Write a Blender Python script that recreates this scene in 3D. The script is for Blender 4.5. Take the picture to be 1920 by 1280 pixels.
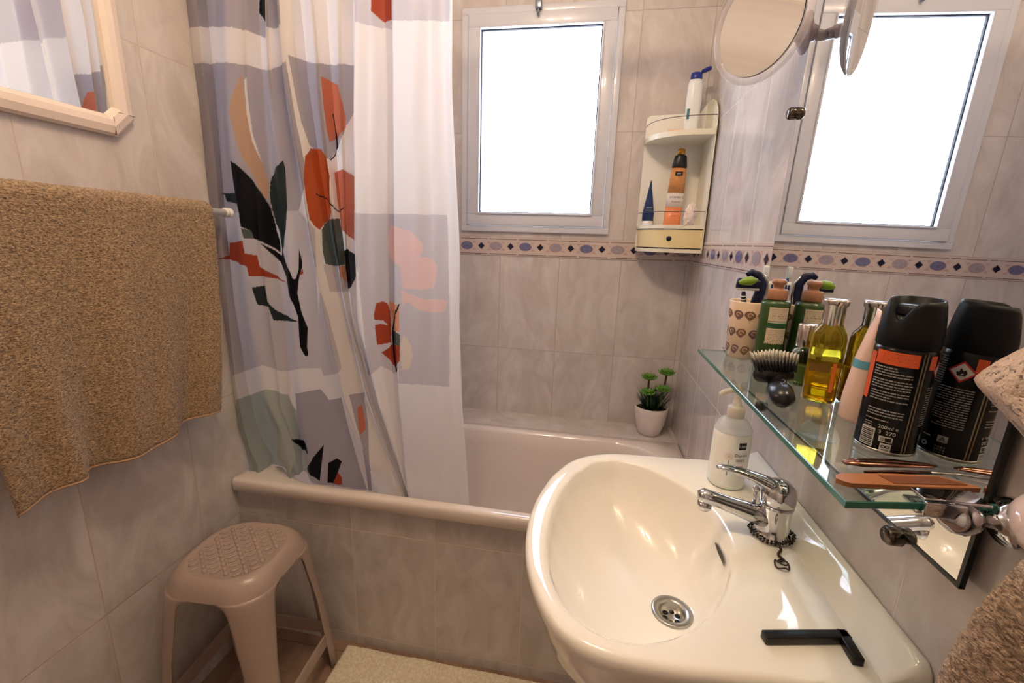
import bpy, bmesh, math, random
import numpy as np
from mathutils import Vector, Matrix, noise as mnoise

for o in list(bpy.data.objects):
    bpy.data.objects.remove(o, do_unlink=True)
random.seed(7)
scene = bpy.context.scene
COL = scene.collection
PI = math.pi

# ------------------------------------------------------------------ camera
W, D = 1.353, 1.676          # room width, back wall distance (metres)
YF, H = -1.0, 2.42           # front wall, ceiling
YP = 0.994                   # tiled bath front
RIM = 0.529                  # bath rim height
cam_d = bpy.data.cameras.new('camera')
cam_d.sensor_width = 36.0
cam_d.lens = 806.63 * 36 / 1920
cam_d.clip_start = 0.02
cam = bpy.data.objects.new('camera', cam_d)
COL.objects.link(cam)
_r = (0.98452, 0.17260, 0.03051); _u = (-0.06857, 0.21907, 0.97330); _f = (-0.16131, 0.96032, -0.22751)
cam.matrix_world = Matrix(((_r[0], _u[0], -_f[0], 0.98432), (_r[1], _u[1], -_f[1], 0.0),
                           (_r[2], _u[2], -_f[2], 1.22882), (0, 0, 0, 1)))
scene.camera = cam

# ------------------------------------------------------------------ world, view
wd = bpy.data.worlds.new('world'); scene.world = wd; wd.use_nodes = True
wd.node_tree.nodes['Background'].inputs[0].default_value = (0.75, 0.85, 1.0, 1)
wd.node_tree.nodes['Background'].inputs[1].default_value = 0.6
vs = scene.view_settings
vs.view_transform = 'Standard'; vs.look = 'None'; vs.gamma = 1.0; vs.use_curve_mapping = False
vs.exposure = 0.88
LAMP_POWER = 3.0
PANE_LIGHT = 5.6

# daylight that the frosted pane passes into the room
def area(name, loc, rot, sx, sy, power, col):
    l = bpy.data.lights.new(name, 'AREA'); l.shape = 'RECTANGLE'; l.size = sx; l.size_y = sy
    l.energy = power; l.color = col
    o = bpy.data.objects.new(name, l); COL.objects.link(o); o.location = loc; o.rotation_euler = rot
    return o

# ------------------------------------------------------------------ helpers
def srgb(h):
    if isinstance(h, str):
        h = h.lstrip('#'); c = [int(h[i:i+2], 16) / 255 for i in (0, 2, 4)]
    else:
        c = [v / 255 for v in h]
    return tuple(v / 12.92 if v <= 0.04045 else ((v + 0.055) / 1.055) ** 2.4 for v in c) + (1.0,)

MATS = {}
def mat(name, col, rough=0.5, metal=0.0, trans=0.0, ior=1.45, coat=0.0, emis=None, es=0.0, bump=0.0, bscale=60.0,
        var=0.0, vscale=8.0, sss=0.0, alpha=1.0, sheen=0.0, spec=0.5):
    if name in MATS: return MATS[name]
    m = bpy.data.materials.new(name); m.use_nodes = True
    nt = m.node_tree; b = nt.nodes['Principled BSDF']
    c = srgb(col)
    b.inputs['Base Color'].default_value = c
    b.inputs['Roughness'].default_value = rough; b.inputs['Metallic'].default_value = metal
    b.inputs['Transmission Weight'].default_value = trans; b.inputs['IOR'].default_value = ior
    b.inputs['Coat Weight'].default_value = coat; b.inputs['Alpha'].default_value = alpha
    b.inputs['Sheen Weight'].default_value = sheen
    b.inputs['Specular IOR Level'].default_value = spec
    if sss:
        b.inputs['Subsurface Weight'].default_value = sss; b.inputs['Subsurface Scale'].default_value = 0.01
    if emis:
        b.inputs['Emission Color'].default_value = srgb(emis); b.inputs['Emission Strength'].default_value = es
    tc = nt.nodes.new('ShaderNodeTexCoord')
    if var:
        n = nt.nodes.new('ShaderNodeTexNoise'); n.inputs['Scale'].default_value = vscale; n.inputs['Detail'].default_value = 5
        nt.links.new(tc.outputs['Object'], n.inputs['Vector'])
        mx = nt.nodes.new('ShaderNodeMix'); mx.data_type = 'RGBA'
        nt.links.new(n.outputs['Fac'], mx.inputs['Factor'])
        mx.inputs['A'].default_value = tuple(min(1, v * (1 - var)) for v in c[:3]) + (1,)
        mx.inputs['B'].default_value = tuple(min(1, v * (1 + var)) for v in c[:3]) + (1,)
        nt.links.new(mx.outputs['Result'], b.inputs['Base Color'])
    if bump:
        n = nt.nodes.new('ShaderNodeTexNoise'); n.inputs['Scale'].default_value = bscale; n.inputs['Detail'].default_value = 3
        nt.links.new(tc.outputs['Object'], n.inputs['Vector'])
        bp = nt.nodes.new('ShaderNodeBump'); bp.inputs['Strength'].default_value = bump; bp.inputs['Distance'].default_value = 0.003
        nt.links.new(n.outputs['Fac'], bp.inputs['Height']); nt.links.new(bp.outputs['Normal'], b.inputs['Normal'])
    MATS[name] = m
    return m

def tile_mat(name, ua, va, tw, th, uo, vo, col, col2, grout, rough=0.13):
    """marbled glazed tile; ua/va = world axis index for the tile's u and v; grout lines at uo+k*tw and vo+k*th"""
    m = bpy.data.materials.new(name); m.use_nodes = True
    nt = m.node_tree; b = nt.nodes['Principled BSDF']; N = nt.nodes.new; L = nt.links.new
    tc = N('ShaderNodeTexCoord'); sp = N('ShaderNodeSeparateXYZ'); L(tc.outputs['Object'], sp.inputs[0])
    def mth(op, a, bb=None, c=None):
        n = N('ShaderNodeMath'); n.operation = op
        for i, v in enumerate((a, bb, c)):
            if v is None: continue
            if isinstance(v, (int, float)): n.inputs[i].default_value = v
            else: L(v, n.inputs[i])
        return n.outputs[0]
    def cell(ax, size, off):
        q = mth('DIVIDE', mth('SUBTRACT', sp.outputs[ax], off), size)
        fr = mth('SUBTRACT', q, mth('FLOOR', q))
        d = mth('MULTIPLY', mth('MINIMUM', fr, mth('SUBTRACT', 1.0, fr)), size)
        return d, mth('FLOOR', q)
    du, iu = cell(ua, tw, uo); dv, iv = cell(va, th, vo)
    d = mth('MINIMUM', du, dv)
    g = N('ShaderNodeMapRange'); g.inputs['From Min'].default_value = 0.0007; g.inputs['From Max'].default_value = 0.0016
    L(d, g.inputs['Value'])
    # each tile its own piece of the marbling
    cx = N('ShaderNodeCombineXYZ'); L(mth('MULTIPLY', iu, 3.7), cx.inputs[0]); L(mth('MULTIPLY', iv, 5.3), cx.inputs[1]); L(mth('MULTIPLY', mth('ADD', iu, iv), 1.9), cx.inputs[2])
    va_ = N('ShaderNodeVectorMath'); va_.operation = 'ADD'; L(tc.outputs['Object'], va_.inputs[0]); L(cx.outputs[0], va_.inputs[1])
    st = N('ShaderNodeMapping'); st.inputs['Scale'].default_value = (1.6, 1.6, 0.8) if va == 2 else (1.2, 1.2, 1.2)
    L(va_.outputs[0], st.inputs['Vector'])
    n1 = N('ShaderNodeTexNoise'); n1.inputs['Scale'].default_value = 7.0; n1.inputs['Detail'].default_value = 7; n1.inputs['Roughness'].default_value = 0.62
    n1.inputs['Distortion'].default_value = 1.1
    L(st.outputs[0], n1.inputs['Vector'])
    cr = N('ShaderNodeMapRange'); cr.inputs['From Min'].default_value = 0.36; cr.inputs['From Max'].default_value = 0.66
    L(n1.outputs['Fac'], cr.inputs['Value'])
    mx = N('ShaderNodeMix'); mx.data_type = 'RGBA'; mx.inputs['A'].default_value = srgb(col); mx.inputs['B'].default_value = srgb(col2)
    L(cr.outputs[0], mx.inputs['Factor'])
    mg = N('ShaderNodeMix'); mg.data_type = 'RGBA'; mg.inputs['A'].default_value = srgb(grout)
    L(g.outputs[0], mg.inputs['Factor']); L(mx.outputs['Result'], mg.inputs['B'])
    L(mg.outputs['Result'], b.inputs['Base Color'])
    rr = N('ShaderNodeMapRange'); rr.inputs['To Min'].default_value = 0.7; rr.inputs['To Max'].default_value = rough
    L(g.outputs[0], rr.inputs['Value']); L(rr.outputs[0], b.inputs['Roughness'])
    # slight waviness of the glaze and the grout groove
    n2 = N('ShaderNodeTexNoise'); n2.inputs['Scale'].default_value = 9.0; n2.inputs['Detail'].default_value = 2
    L(va_.outputs[0], n2.inputs['Vector'])
    bp = N('ShaderNodeBump'); bp.inputs['Strength'].default_value = 0.10; bp.inputs['Distance'].default_value = 0.01
    L(n2.outputs['Fac'], bp.inputs['Height'])
    bp2 = N('ShaderNodeBump'); bp2.inputs['Strength'].default_value = 0.5; bp2.inputs['Distance'].default_value = 0.001
    L(g.outputs[0], bp2.inputs['Height']); L(bp.outputs['Normal'], bp2.inputs['Normal'])
    L(bp2.outputs['Normal'], b.inputs['Normal'])
    MATS[name] = m
    return m

class MB:
    """collects shapes, builds ONE mesh object"""
    def __init__(s): s.v = []; s.f = []; s.mi = []; s.sm = []
    def add(s, verts, faces, mi=0, smooth=True, M=None):
        o = len(s.v)
        for p in verts:
            p = Vector(p)
            if M is not None: p = M @ p
            s.v.append((p.x, p.y, p.z))
        for f in faces:
            s.f.append(tuple(i + o for i in f)); s.mi.append(mi); s.sm.append(smooth)
        return s
    def build(s, name, mats, parent=None, loc=None):
        me = bpy.data.meshes.new(name); me.from_pydata(s.v, [], s.f)
        if not isinstance(mats, (list, tuple)): mats = [mats]
        for m in mats: me.materials.append(m)
        me.polygons.foreach_set('material_index', s.mi); me.polygons.foreach_set('use_smooth', s.sm)
        me.validate(); me.update()
        o = bpy.data.objects.new(name, me); COL.objects.link(o)
        if parent is not None: o.parent = parent
        if loc is not None: o.location = loc
        return o
    # shapes -----------------------------------------------------------
    def box(s, c, d, bev=0.0, mi=0, M=None, seg=2):
        bm = bmesh.new(); bmesh.ops.create_cube(bm, size=1)
        for v in bm.verts: v.co = Vector((v.co.x * d[0], v.co.y * d[1], v.co.z * d[2]))
        if bev > 0: bmesh.ops.bevel(bm, geom=bm.edges[:], offset=bev, segments=seg, profile=0.6, affect='EDGES')
        vs_ = [v.co + Vector(c) for v in bm.verts]; bm.verts.index_update()
        fs = [[v.index for v in f.verts] for f in bm.faces]
        s.add(vs_, fs, mi, bev > 0, M); bm.free(); return s
    def lathe(s, prof, n=32, mi=0, M=None, sx=1.0, sy=1.0, c=(0, 0, 0), smooth=True, caps=True):
        vs_, fs = [], []
        for r, z in prof:
            for k in range(n):
                a = 2 * PI * k / n; vs_.append((c[0] + r * sx * math.cos(a), c[1] + r * sy * math.sin(a), c[2] + z))
        for i in range(len(prof) - 1):
            for k in range(n):
                k2 = (k + 1) % n; fs.append((i * n + k, i * n + k2, (i + 1) * n + k2, (i + 1) * n + k))
        if caps and prof[0][0] > 1e-6: fs.append(tuple(range(n))[::-1])
        if caps and prof[-1][0] > 1e-6: fs.append(tuple((len(prof) - 1) * n + k for k in range(n)))
        s.add(vs_, fs, mi, smooth, M); return s
    def tube(s, pts, rad, n=12, mi=0, M=None, closed=False, flat=1.0, caps=True):
        pts = [Vector(p) for p in pts]
        if not isinstance(rad, (list, tuple)): rad = [rad] * len(pts)
        vs_, fs = [], []; m_ = len(pts); up = None
        for i, p in enumerate(pts):
            if closed: t = pts[(i + 1) % m_] - pts[i - 1]
            else: t = pts[min(i + 1, m_ - 1)] - pts[max(i - 1, 0)]
            t.normalize()
            if up is None:
                up = Vector((0, 0, 1)) if abs(t.z) < 0.95 else Vector((0, 1, 0))
            up = (up - t * up.dot(t)).normalized(); sd = t.cross(up)
            for k in range(n):
                a = 2 * PI * k / n
                vs_.append(p + sd * (math.cos(a) * rad[i]) + up * (math.sin(a) * rad[i] * flat))
        for i in range(m_ if closed else m_ - 1):
            for k in range(n):
                k2 = (k + 1) % n; j = (i + 1) % m_
                fs.append((i * n + k, i * n + k2, j * n + k2, j * n + k))
        if not closed and caps:
            fs.append(tuple(range(n))[::-1]); fs.append(tuple((m_ - 1) * n + k for k in range(n)))
        s.add(vs_, fs, mi, True, M); return s
    def prism(s, poly, a, b, axis='z', mi=0, M=None, smooth=False):
        """poly 2-D outline extruded from a to b along axis"""
        def P(u, v, w): return {'z': (u, v, w), 'y': (u, w, v), 'x': (w, u, v)}[axis]
        n = len(poly); vs_ = [P(u, v, a) for u, v in poly] + [P(u, v, b) for u, v in poly]
        fs = [tuple(range(n))[::-1], tuple(range(n, 2 * n))] + [(i, (i + 1) % n, n + (i + 1) % n, n + i) for i in range(n)]
        s.add(vs_, fs, mi, smooth, M); return s
    def rings(s, rs, mi=0, cap0=False, cap1=False, M=None, closed=True, smooth=True):
        n = len(rs[0]); vs_ = [p for r in rs for p in r]; fs = []
        for i in range(len(rs) - 1):
            for k in range(n if closed else n - 1):
                k2 = (k + 1) % n; fs.append((i * n + k, i * n + k2, (i + 1) * n + k2, (i + 1) * n + k))
        if cap0: fs.append(tuple(range(n))[::-1])
        if cap1: fs.append(tuple((len(rs) - 1) * n + k for k in range(n)))
        s.add(vs_, fs, mi, smooth, M); return s
    def ball(s, c, r, mi=0, n=16, sx=1, sy=1, sz=1, M=None):
        prof = [(max(1e-7, r * math.sin(PI * i / 10)), -r * sz * math.cos(PI * i / 10)) for i in range(11)]
        return s.lathe(prof, n, mi, M, sx, sy, c)

def text_verts(txt, size, bold=0.0):
    cu = bpy.data.curves.new('t', 'FONT'); cu.body = txt; cu.size = size; cu.offset = bold
    cu.resolution_u = 2
    o = bpy.data.objects.new('t', cu); COL.objects.link(o)
    bpy.context.view_layer.update()
    dg = bpy.context.evaluated_depsgraph_get(); me = bpy.data.meshes.new_from_object(o.evaluated_get(dg))
    vs_ = [(v.co.x, v.co.y) for v in me.vertices]; fs = [tuple(p.vertices) for p in me.polygons]
    bpy.data.objects.remove(o, do_unlink=True); bpy.data.curves.remove(cu); bpy.data.meshes.remove(me)
    if vs_:
        mx_ = (max(v[0] for v in vs_) + min(v[0] for v in vs_)) / 2
        vs_ = [(v[0] - mx_, v[1]) for v in vs_]
    return vs_, fs

def rect_pts(u0, v0, u1, v1, nu=1):
    """a flat rectangle cut into nu columns, as verts + faces"""
    vs_, fs = [], []
    for i in range(nu + 1):
        u = u0 + (u1 - u0) * i / nu; vs_ += [(u, v0), (u, v1)]
    for i in range(nu): fs.append((2 * i, 2 * i + 2, 2 * i + 3, 2 * i + 1))
    return vs_, fs

class Wrap:
    """puts flat marks round an upright cylinder of radius r centred on c; u = arc length from th0, v = height"""
    def __init__(s, mb, r, th0, c=(0, 0, 0), e=0.0003, rf=None): s.mb = mb; s.r = r; s.th = th0; s.c = c; s.e = e; s.rf = rf
    def put(s, vf, mi, du=0, dv=0, lift=0.0):
        vs_, fs = vf; out = []
        for u, v in vs_:
            r = s.rf(v + dv) if s.rf else s.r
            a = s.th + (u + du) / s.r; R = r + s.e + lift
            out.append((s.c[0] + R * math.cos(a), s.c[1] + R * math.sin(a), s.c[2] + v + dv))
        s.mb.add(out, fs, mi, False)
    def rect(s, u0, v0, u1, v1, mi, lift=0.0):
        s.put(rect_pts(u0, v0, u1, v1, max(1, int(abs(u1 - u0) / 0.002))), mi, 0, 0, lift)
    def text(s, t, size, u, v, mi, lift=0.0001): s.put(text_verts(t, size), mi, u, v, lift)
    def lines(s, u0, u1, v1, n, dv, h, mi, seed=1):
        rr = random.Random(seed)
        for k in range(n):
            u = u0; end = u1 - rr.random() * (u1 - u0) * (0.45 if rr.random() < 0.25 else 0.05)
            while u < end:
                w = 0.0012 + rr.random() * 0.004; e2 = min(end, u + w)
                s.rect(u, v1 - k * dv - h, e2, v1 - k * dv, mi); u = e2 + 0.0006

def diamond_pts(r, n=14):
    vs_, fs = [], []
    for i in range(n + 1):
        u = -r + 2 * r * i / n; h = r - abs(u) + 1e-6; vs_ += [(u, -h), (u, 0), (u, h)]
    for i in range(n):
        for k in (0, 1): fs.append((3 * i + k, 3 * i + 3 + k, 3 * i + 4 + k, 3 * i + 1 + k))
    return vs_, fs

def flat(mb, vf, mi, origin, U, V, lift=0.0, du=0, dv=0):
    o = Vector(origin); U = Vector(U); V = Vector(V); n = U.cross(V).normalized()
    mb.add([o + U * (u + du) + V * (v + dv) + n * lift for u, v in vf[0]], vf[1], mi, False)

def empty(name, loc=(0, 0, 0), rz=0.0):
    o = bpy.data.objects.new(name, None); COL.objects.link(o); o.location = loc; o.rotation_euler.z = rz
    o.empty_display_size = 0.05
    return o
def tag(o, label, cat, group=None):
    o['label'] = label; o['category'] = cat
    if group: o['group'] = group
    return o
def structure(o): o['kind'] = 'structure'; return o
def lab(o, t): o['label'] = t; return o

# common materials
CHROME = mat('chrome', (205, 205, 208), 0.08, 1.0)
STEEL = mat('brushed_steel', (170, 168, 160), 0.28, 1.0)
BLACKP = mat('black_plastic', (14, 14, 16), 0.35)
WHITEP = mat('white_plastic', (236, 232, 226), 0.35)
CERAMIC = mat('white_ceramic', (250, 245, 234), 0.06, coat=0.6)
MIRROR = mat('mirror_silver', (238, 240, 240), 0.0, 1.0)
DARKEDGE = mat('mirror_edge', (24, 22, 20), 0.3)

# ================================================================== THE SETTING
T1, T2, GT = (197, 187, 182), (218, 211, 208), (180, 168, 160)
TB = tile_mat('tile_back_wall', 0, 2, 0.2302, 0.370, 0.6463, 0.803, T1, T2, GT)
TBU = tile_mat('tile_back_wall_upper', 0, 2, 0.2302, 0.370, 0.6463, 1.242, T1, T2, GT)
TS = tile_mat('tile_side_wall', 1, 2, 0.250, 0.370, 0.620, 0.405, T1, T2, (196, 178, 164))
TSU = tile_mat('tile_side_wall_upper', 1, 2, 0.250, 0.370, 0.640, 1.242, T1, T2, (206, 192, 180))
TR = tile_mat('tile_right_wall', 1, 2, 0.230, 0.370, 0.476, 0.803, T1, T2, (230, 218, 208))
TRU = tile_mat('tile_right_wall_upper', 1, 2, 0.230, 0.370, 0.207, 1.242, T1, T2, (230, 218, 208))
TP = tile_mat('tile_bath_front', 0, 2, 0.250, 0.370, 0.366, 0.405, T1, T2, (224, 210, 196))
TL = tile_mat('tile_ledge', 0, 1, 0.2302, 0.370, 0.6463, 0.2, T1, T2, GT)
TF = tile_mat('tile_floor', 0, 1, 0.330, 0.330, 0.10, 0.30, (140, 110, 92), (166, 138, 118), (96, 76, 64), 0.25)
PLASTER = mat('ceiling_paint', (238, 232, 224), 0.85)
ZB0, ZB1 = 1.173, 1.242

def slab(name, boxes, mats):
    m = MB()
    for c0, c1, mi in boxes:
        m.box([(a + b) / 2 for a, b in zip(c0, c1)], [b - a for a, b in zip(c0, c1)], 0, mi)
    return structure(m.build(name, mats))
t_ = 0.10
slab('floor', [((-t_, YF - t_, -0.1), (W + t_, D + 0.3, 0), 0)], TF)
slab('ceiling', [((-t_, YF - t_, H), (W + t_, D + 0.3, H + 0.1), 0)], PLASTER)
slab('wall_left', [((-t_, YF, 0), (0, D, ZB0), 0), ((-t_, YF, ZB0), (0, D, H), 1)], [TS, TSU])
slab('wall_right', [((W, YF, 0), (W + t_, D, ZB0), 0), ((W, YF, ZB0), (W + t_, D, H), 1)], [TR, TRU])
# back wall with the window opening
WX0, WX1, WZ0, WZ1 = 0.505, 1.035, 1.282, 2.000
slab('wall_back', [((-t_, D, 0), (W + t_, D + 0.2, ZB0), 0), ((-t_, D, ZB0), (W + t_, D + 0.2, WZ0), 1),
                   ((-t_, D, WZ0), (WX0, D + 0.2, WZ1), 1), ((WX1, D, WZ0), (W + t_, D + 0.2, WZ1), 1),
                   ((-t_, D, WZ1), (W + t_, D + 0.2, H), 1)], [TB, TBU])
slab('wall_front', [((-t_, YF - t_, 0), (0.40, YF, H), 0), ((1.15, YF - t_, 0), (W + t_, YF, H), 0),
                    ((0.40, YF - t_, 2.05), (1.15, YF, H), 0)], [TSU])
dr = MB(); DOORM = mat('door_paint', (232, 226, 214), 0.4)
dr.box((0.775, YF - 0.05, 1.025), (0.75, 0.04, 2.05), 0.003)
for z0, z1 in ((0.15, 0.9), (1.0, 1.95)):
    dr.box((0.775, YF - 0.027, (z0 + z1) / 2), (0.5, 0.012, z1 - z0), 0.005)
door = structure(dr.build('door_1', DOORM))
hd = MB(); hd.tube([(1.08, YF - 0.03, 1.02), (1.08, YF + 0.03, 1.02), (0.98, YF + 0.03, 1.02)], 0.009)
hd.build('door_handle', CHROME, door)
# tiled bath front and the ledge behind the bath
wp = MB()
wp.box((W / 2, (YP + YP + 0.03) / 2, (RIM - 0.037) / 2), (W, 0.03, RIM - 0.037), 0, 0)
structure(wp.build('wall_bath_front', TP))
lg = MB(); lg.box((W / 2, (1.532 + D) / 2, RIM / 2 - 0.0005), (W, D - 1.532, RIM - 0.003), 0)
structure(lg.build('wall_bath_ledge', TL))

# decorative border of ovals and diamonds, running round the three walls
BORD = mat('border_cream', (206, 190, 182), 0.15, var=0.08, vscale=30)
BLINE = mat('border_dark_line', (104, 84, 84), 0.25)
BOV1 = mat('border_blue_oval', (112, 112, 146), 0.12, var=0.55, vscale=110)
BOV2 = mat('border_grey_oval', (160, 150, 160), 0.12, var=0.40, vscale=110)
BDIA = mat('border_navy_diamond', (26, 30, 52), 0.1)
BTRI = mat('border_pink', (196, 164, 158), 0.15, var=0.3, vscale=60)
BORD_M = [BORD, BLINE, BOV1, BOV2, BDIA, BTRI]
def border(name, P, U, N, length, phase):
    m = MB(); P = Vector(P); U = Vector(U); N = Vector(N); Z = Vector((0, 0, 1)); h = ZB1 - ZB0; th = 0.0025
    def q(u0, z0, u1, z1, l, mi):
        m.add([P + U * a + Z * b + N * l for a, b in ((u0, z0), (u1, z0), (u1, z1), (u0, z1))], [(0, 1, 2, 3)], mi, False)
    m.add([P + U * a + Z * b + N * c for c in (0, th) for a, b in ((0, 0), (length, 0), (length, h), (0, h))],
          [(0, 1, 2, 3), (4, 5, 6, 7), (0, 1, 5, 4), (3, 2, 6, 7), (0, 3, 7, 4), (1, 2, 6, 5)], 0, False)
    per = 0.1155; k0 = -1
    k = k0
    while phase + k * per < length:
        u = phase + k * per
        # segmented dark lines along both edges
        for z in (0.0035, h - 0.009):
            a, b_ = max(0, u + 0.004), min(length, u + per - 0.004)
            if b_ > a: q(a, z, b_, z + 0.0022, th + 0.0003, 1)
        def ell(cu, ru, rz, l, mi):
            if cu - ru < 0 or cu + ru > length: return
            vs_ = [P + U * (cu + ru * math.cos(2 * PI * i / 28)) + Z * (h / 2 + rz * math.sin(2 * PI * i / 28)) + N * l for i in range(28)]
            m.add(vs_, [tuple(range(28))], mi, False)
        ell(u + 0.03, 0.0262, 0.0172, th + 0.0004, 5); ell(u + 0.03, 0.0235, 0.0150, th + 0.0008, 2 + (k % 2))
        cu = u + 0.03 + per / 2 + 0.0
        if 0.015 < cu < length - 0.015:
            for r_, l, mi in ((0.0155, 0.0004, 5), (0.0128, 0.0008, 4)):
                m.add([P + U * (cu + a * r_) + Z * (h / 2 + b_ * r_) + N * (th + l) for a, b_ in ((1, 0), (0, 1), (-1, 0), (0, -1))], [(0, 1, 2, 3)], mi, False)
        # small triangles between
        for su in (0.0, per / 2):
            for sz in (-1, 1):
                c_ = u + su + 0.0012
                if 0.012 < c_ < length - 0.012:
                    m.add([P + U * (c_ + a * 0.009) + Z * (h / 2 + sz * (0.0165 - b_ * 0.010)) + N * (th + 0.0004) for a, b_ in ((-1, 0), (1, 0), (0, 1))], [(0, 1, 2)], 5, False)
        k += 1
    return structure(m.build(name, BORD_M))
border('trim_1', (0, D, ZB0), (1, 0, 0), (0, -1, 0), W, 0.628 - 0.03 - 5 * 0.1155)
border('trim_2', (W, D, ZB0), (0, -1, 0), (-1, 0, 0), D - 0.945, 0.02)
border('trim_3', (0, D, ZB0), (0, -1, 0), (1, 0, 0), D - YF, 0.02)

# window: white aluminium frame, frosted pane lit by daylight
ALU = mat('white_aluminium', (214, 214, 222), 0.28, coat=0.3)
GASK = mat('window_gasket', (30, 32, 38), 0.6)
def frame_rings(m, x0, x1, z0, z1, w, yf, yb, mi=0, bev=0.0015):
    for c, d in ((((x0 + x1) / 2, (yf + yb) / 2, z0 + w / 2), (x1 - x0, yb - yf, w)), (((x0 + x1) / 2, (yf + yb) / 2, z1 - w / 2), (x1 - x0, yb - yf, w)),
                 ((x0 + w / 2, (yf + yb) / 2, (z0 + z1) / 2), (w, yb - yf, z1 - z0 - 2 * w)), ((x1 - w / 2, (yf + yb) / 2, (z0 + z1) / 2), (w, yb - yf, z1 - z0 - 2 * w))):
        m.box(c, d, bev, mi)
fr = MB(); frame_rings(fr, 0.492, 1.050, 1.262, 2.012, 0.022, D - 0.012, D + 0.05)
win = structure(fr.build('window_1', ALU))
sa = MB(); frame_rings(sa, 0.516, 1.026, 1.286, 1.990, 0.040, D - 0.018, D + 0.03)
frame_rings(sa, 0.5555, 0.9865, 1.3255, 1.9505, 0.006, D - 0.024, D + 0.01)
sa.build('window_sash', ALU, win)
ga = MB(); frame_rings(ga, 0.5610, 0.9810, 1.3310, 1.9450, 0.004, D - 0.008, D + 0.012, 0, 0)
ga.build('window_gasket', GASK, win)
PANE = bpy.data.materials.new('frosted_pane'); PANE.use_nodes = True
nt = PANE.node_tree; b = nt.nodes['Principled BSDF']
b.inputs['Base Color'].default_value = srgb((235, 238, 245)); b.inputs['Roughness'].default_value = 0.35
# grille bars' soft shadows painted as dimmer bands in the pane's glow; no bars modelled
tc = nt.nodes.new('ShaderNodeTexCoord'); sp = nt.nodes.new('ShaderNodeSeparateXYZ'); nt.links.new(tc.outputs['Object'], sp.inputs[0])
def band(ax, c, w):
    s1 = nt.nodes.new('ShaderNodeMath'); s1.operation = 'SUBTRACT'; nt.links.new(sp.outputs[ax], s1.inputs[0]); s1.inputs[1].default_value = c
    s2 = nt.nodes.new('ShaderNodeMath'); s2.operation = 'ABSOLUTE'; nt.links.new(s1.outputs[0], s2.inputs[0])
    s3 = nt.nodes.new('ShaderNodeMapRange'); s3.interpolation_type = 'SMOOTHSTEP'; s3.inputs['From Max'].default_value = w
    nt.links.new(s2.outputs[0], s3.inputs['Value']); return s3.outputs[0]
prev = None
for ax, c, w in ((0, 0.665, 0.03), (0, 0.745, 0.03), (0, 0.83, 0.03), (0, 0.90, 0.03), (2, 1.68, 0.03), (2, 1.46, 0.025)):
    o_ = band(ax, c, w)
    mr = nt.nodes.new('ShaderNodeMapRange'); mr.inputs['To Min'].default_value = 0.72; nt.links.new(o_, mr.inputs['Value'])
    if prev is None: prev = mr.outputs[0]
    else:
        mm = nt.nodes.new('ShaderNodeMath'); mm.operation = 'MULTIPLY'; nt.links.new(prev, mm.inputs[0]); nt.links.new(mr.outputs[0], mm.inputs[1]); prev = mm.outputs[0]
mm = nt.nodes.new('ShaderNodeMath'); mm.operation = 'MULTIPLY'; nt.links.new(prev, mm.inputs[0]); mm.inputs[1].default_value = PANE_LIGHT
nt.links.new(mm.outputs[0], b.inputs['Emission Strength']); b.inputs['Emission Color'].default_value = (0.70, 0.80, 1.0, 1)
pa = MB(); pa.box((0.771, D + 0.004, 1.638), (0.412, 0.006, 0.606), 0)
pa.build('window_pane', PANE, win)
la = MB(); la.box((0.762, D - 0.026, 2.006), (0.022, 0.018, 0.030), 0.003); la.tube([(0.762, D - 0.028, 1.998), (0.762, D - 0.028, 1.972)], 0.0045); la.ball((0.762, D - 0.028, 2.026), 0.006)
la.build('window_latch', mat('latch_grey', (128, 134, 144), 0.3, 0.6), win)

# ceiling lamp with two warm bulbs (above the frame)
LAMPM = mat('lamp_glow', (255, 225, 180), 0.5, emis=(255, 228, 194), es=34.0 * LAMP_POWER)
cl = empty('ceiling_lamp', (0.80, 0.42, H))
tag(cl, 'ceiling lamp with two round warm bulbs above the washbasin', 'lamp')
m = MB(); m.lathe([(0.001, 0), (0.07, 0), (0.07, -0.02), (0.001, -0.025)], 32); m.tube([(-0.09, 0, -0.04), (0.09, 0, -0.04)], 0.01); m.tube([(0, 0, -0.01), (0, 0, -0.04)], 0.01)
m.build('lamp_base', CHROME, cl)
for sx in (-1, 1):
    m = MB(); m.ball((sx * 0.09, 0, -0.09), 0.04); m.build('bulb', LAMPM, cl)

# ================================================================== BATH
ENAMEL = mat('bath_enamel', (232, 220, 212), 0.08, coat=0.5)
def rrect(x0, x1, y0, y1, r, n=24):
    pts = []
    for cx, cy, a0 in ((x1 - r, y0 + r, -PI / 2), (x1 - r, y1 - r, 0), (x0 + r, y1 - r, PI / 2), (x0 + r, y0 + r, PI)):
        for k in range(n):
            a = a0 + PI / 2 * k / (n - 1); pts.append((cx + r * math.cos(a), cy + r * math.sin(a)))
    return pts
bt = empty('bathtub', (0, 0, 0)); tag(bt, 'white enamel bathtub behind a tiled front, below the window', 'bathtub')
m = MB()
X0, X1, Y0, Y1 = 0.003, W - 0.003, 0.974, 1.531
R_ = []
def ring(x0, x1, y0, y1, r, z): R_.append([(x, y, z) for x, y in rrect(x0, x1, y0, y1, r)])
ring(X0, X1, Y0 + 0.006, Y1, 0.006, RIM - 0.040)
ring(X0, X1, Y0, Y1, 0.006, RIM - 0.036)
ring(X0, X1, Y0, Y1, 0.006, RIM - 0.010)
ring(X0, X1, Y0 + 0.003, Y1, 0.006, RIM - 0.003)
ring(X0 + 0.001, X1 - 0.001, Y0 + 0.010, Y1 - 0.001, 0.007, RIM)
ring(0.055, 1.300, 1.000, 1.500, 0.19, RIM)
ring(0.062, 1.293, 1.006, 1.494, 0.185, RIM - 0.003)
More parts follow.
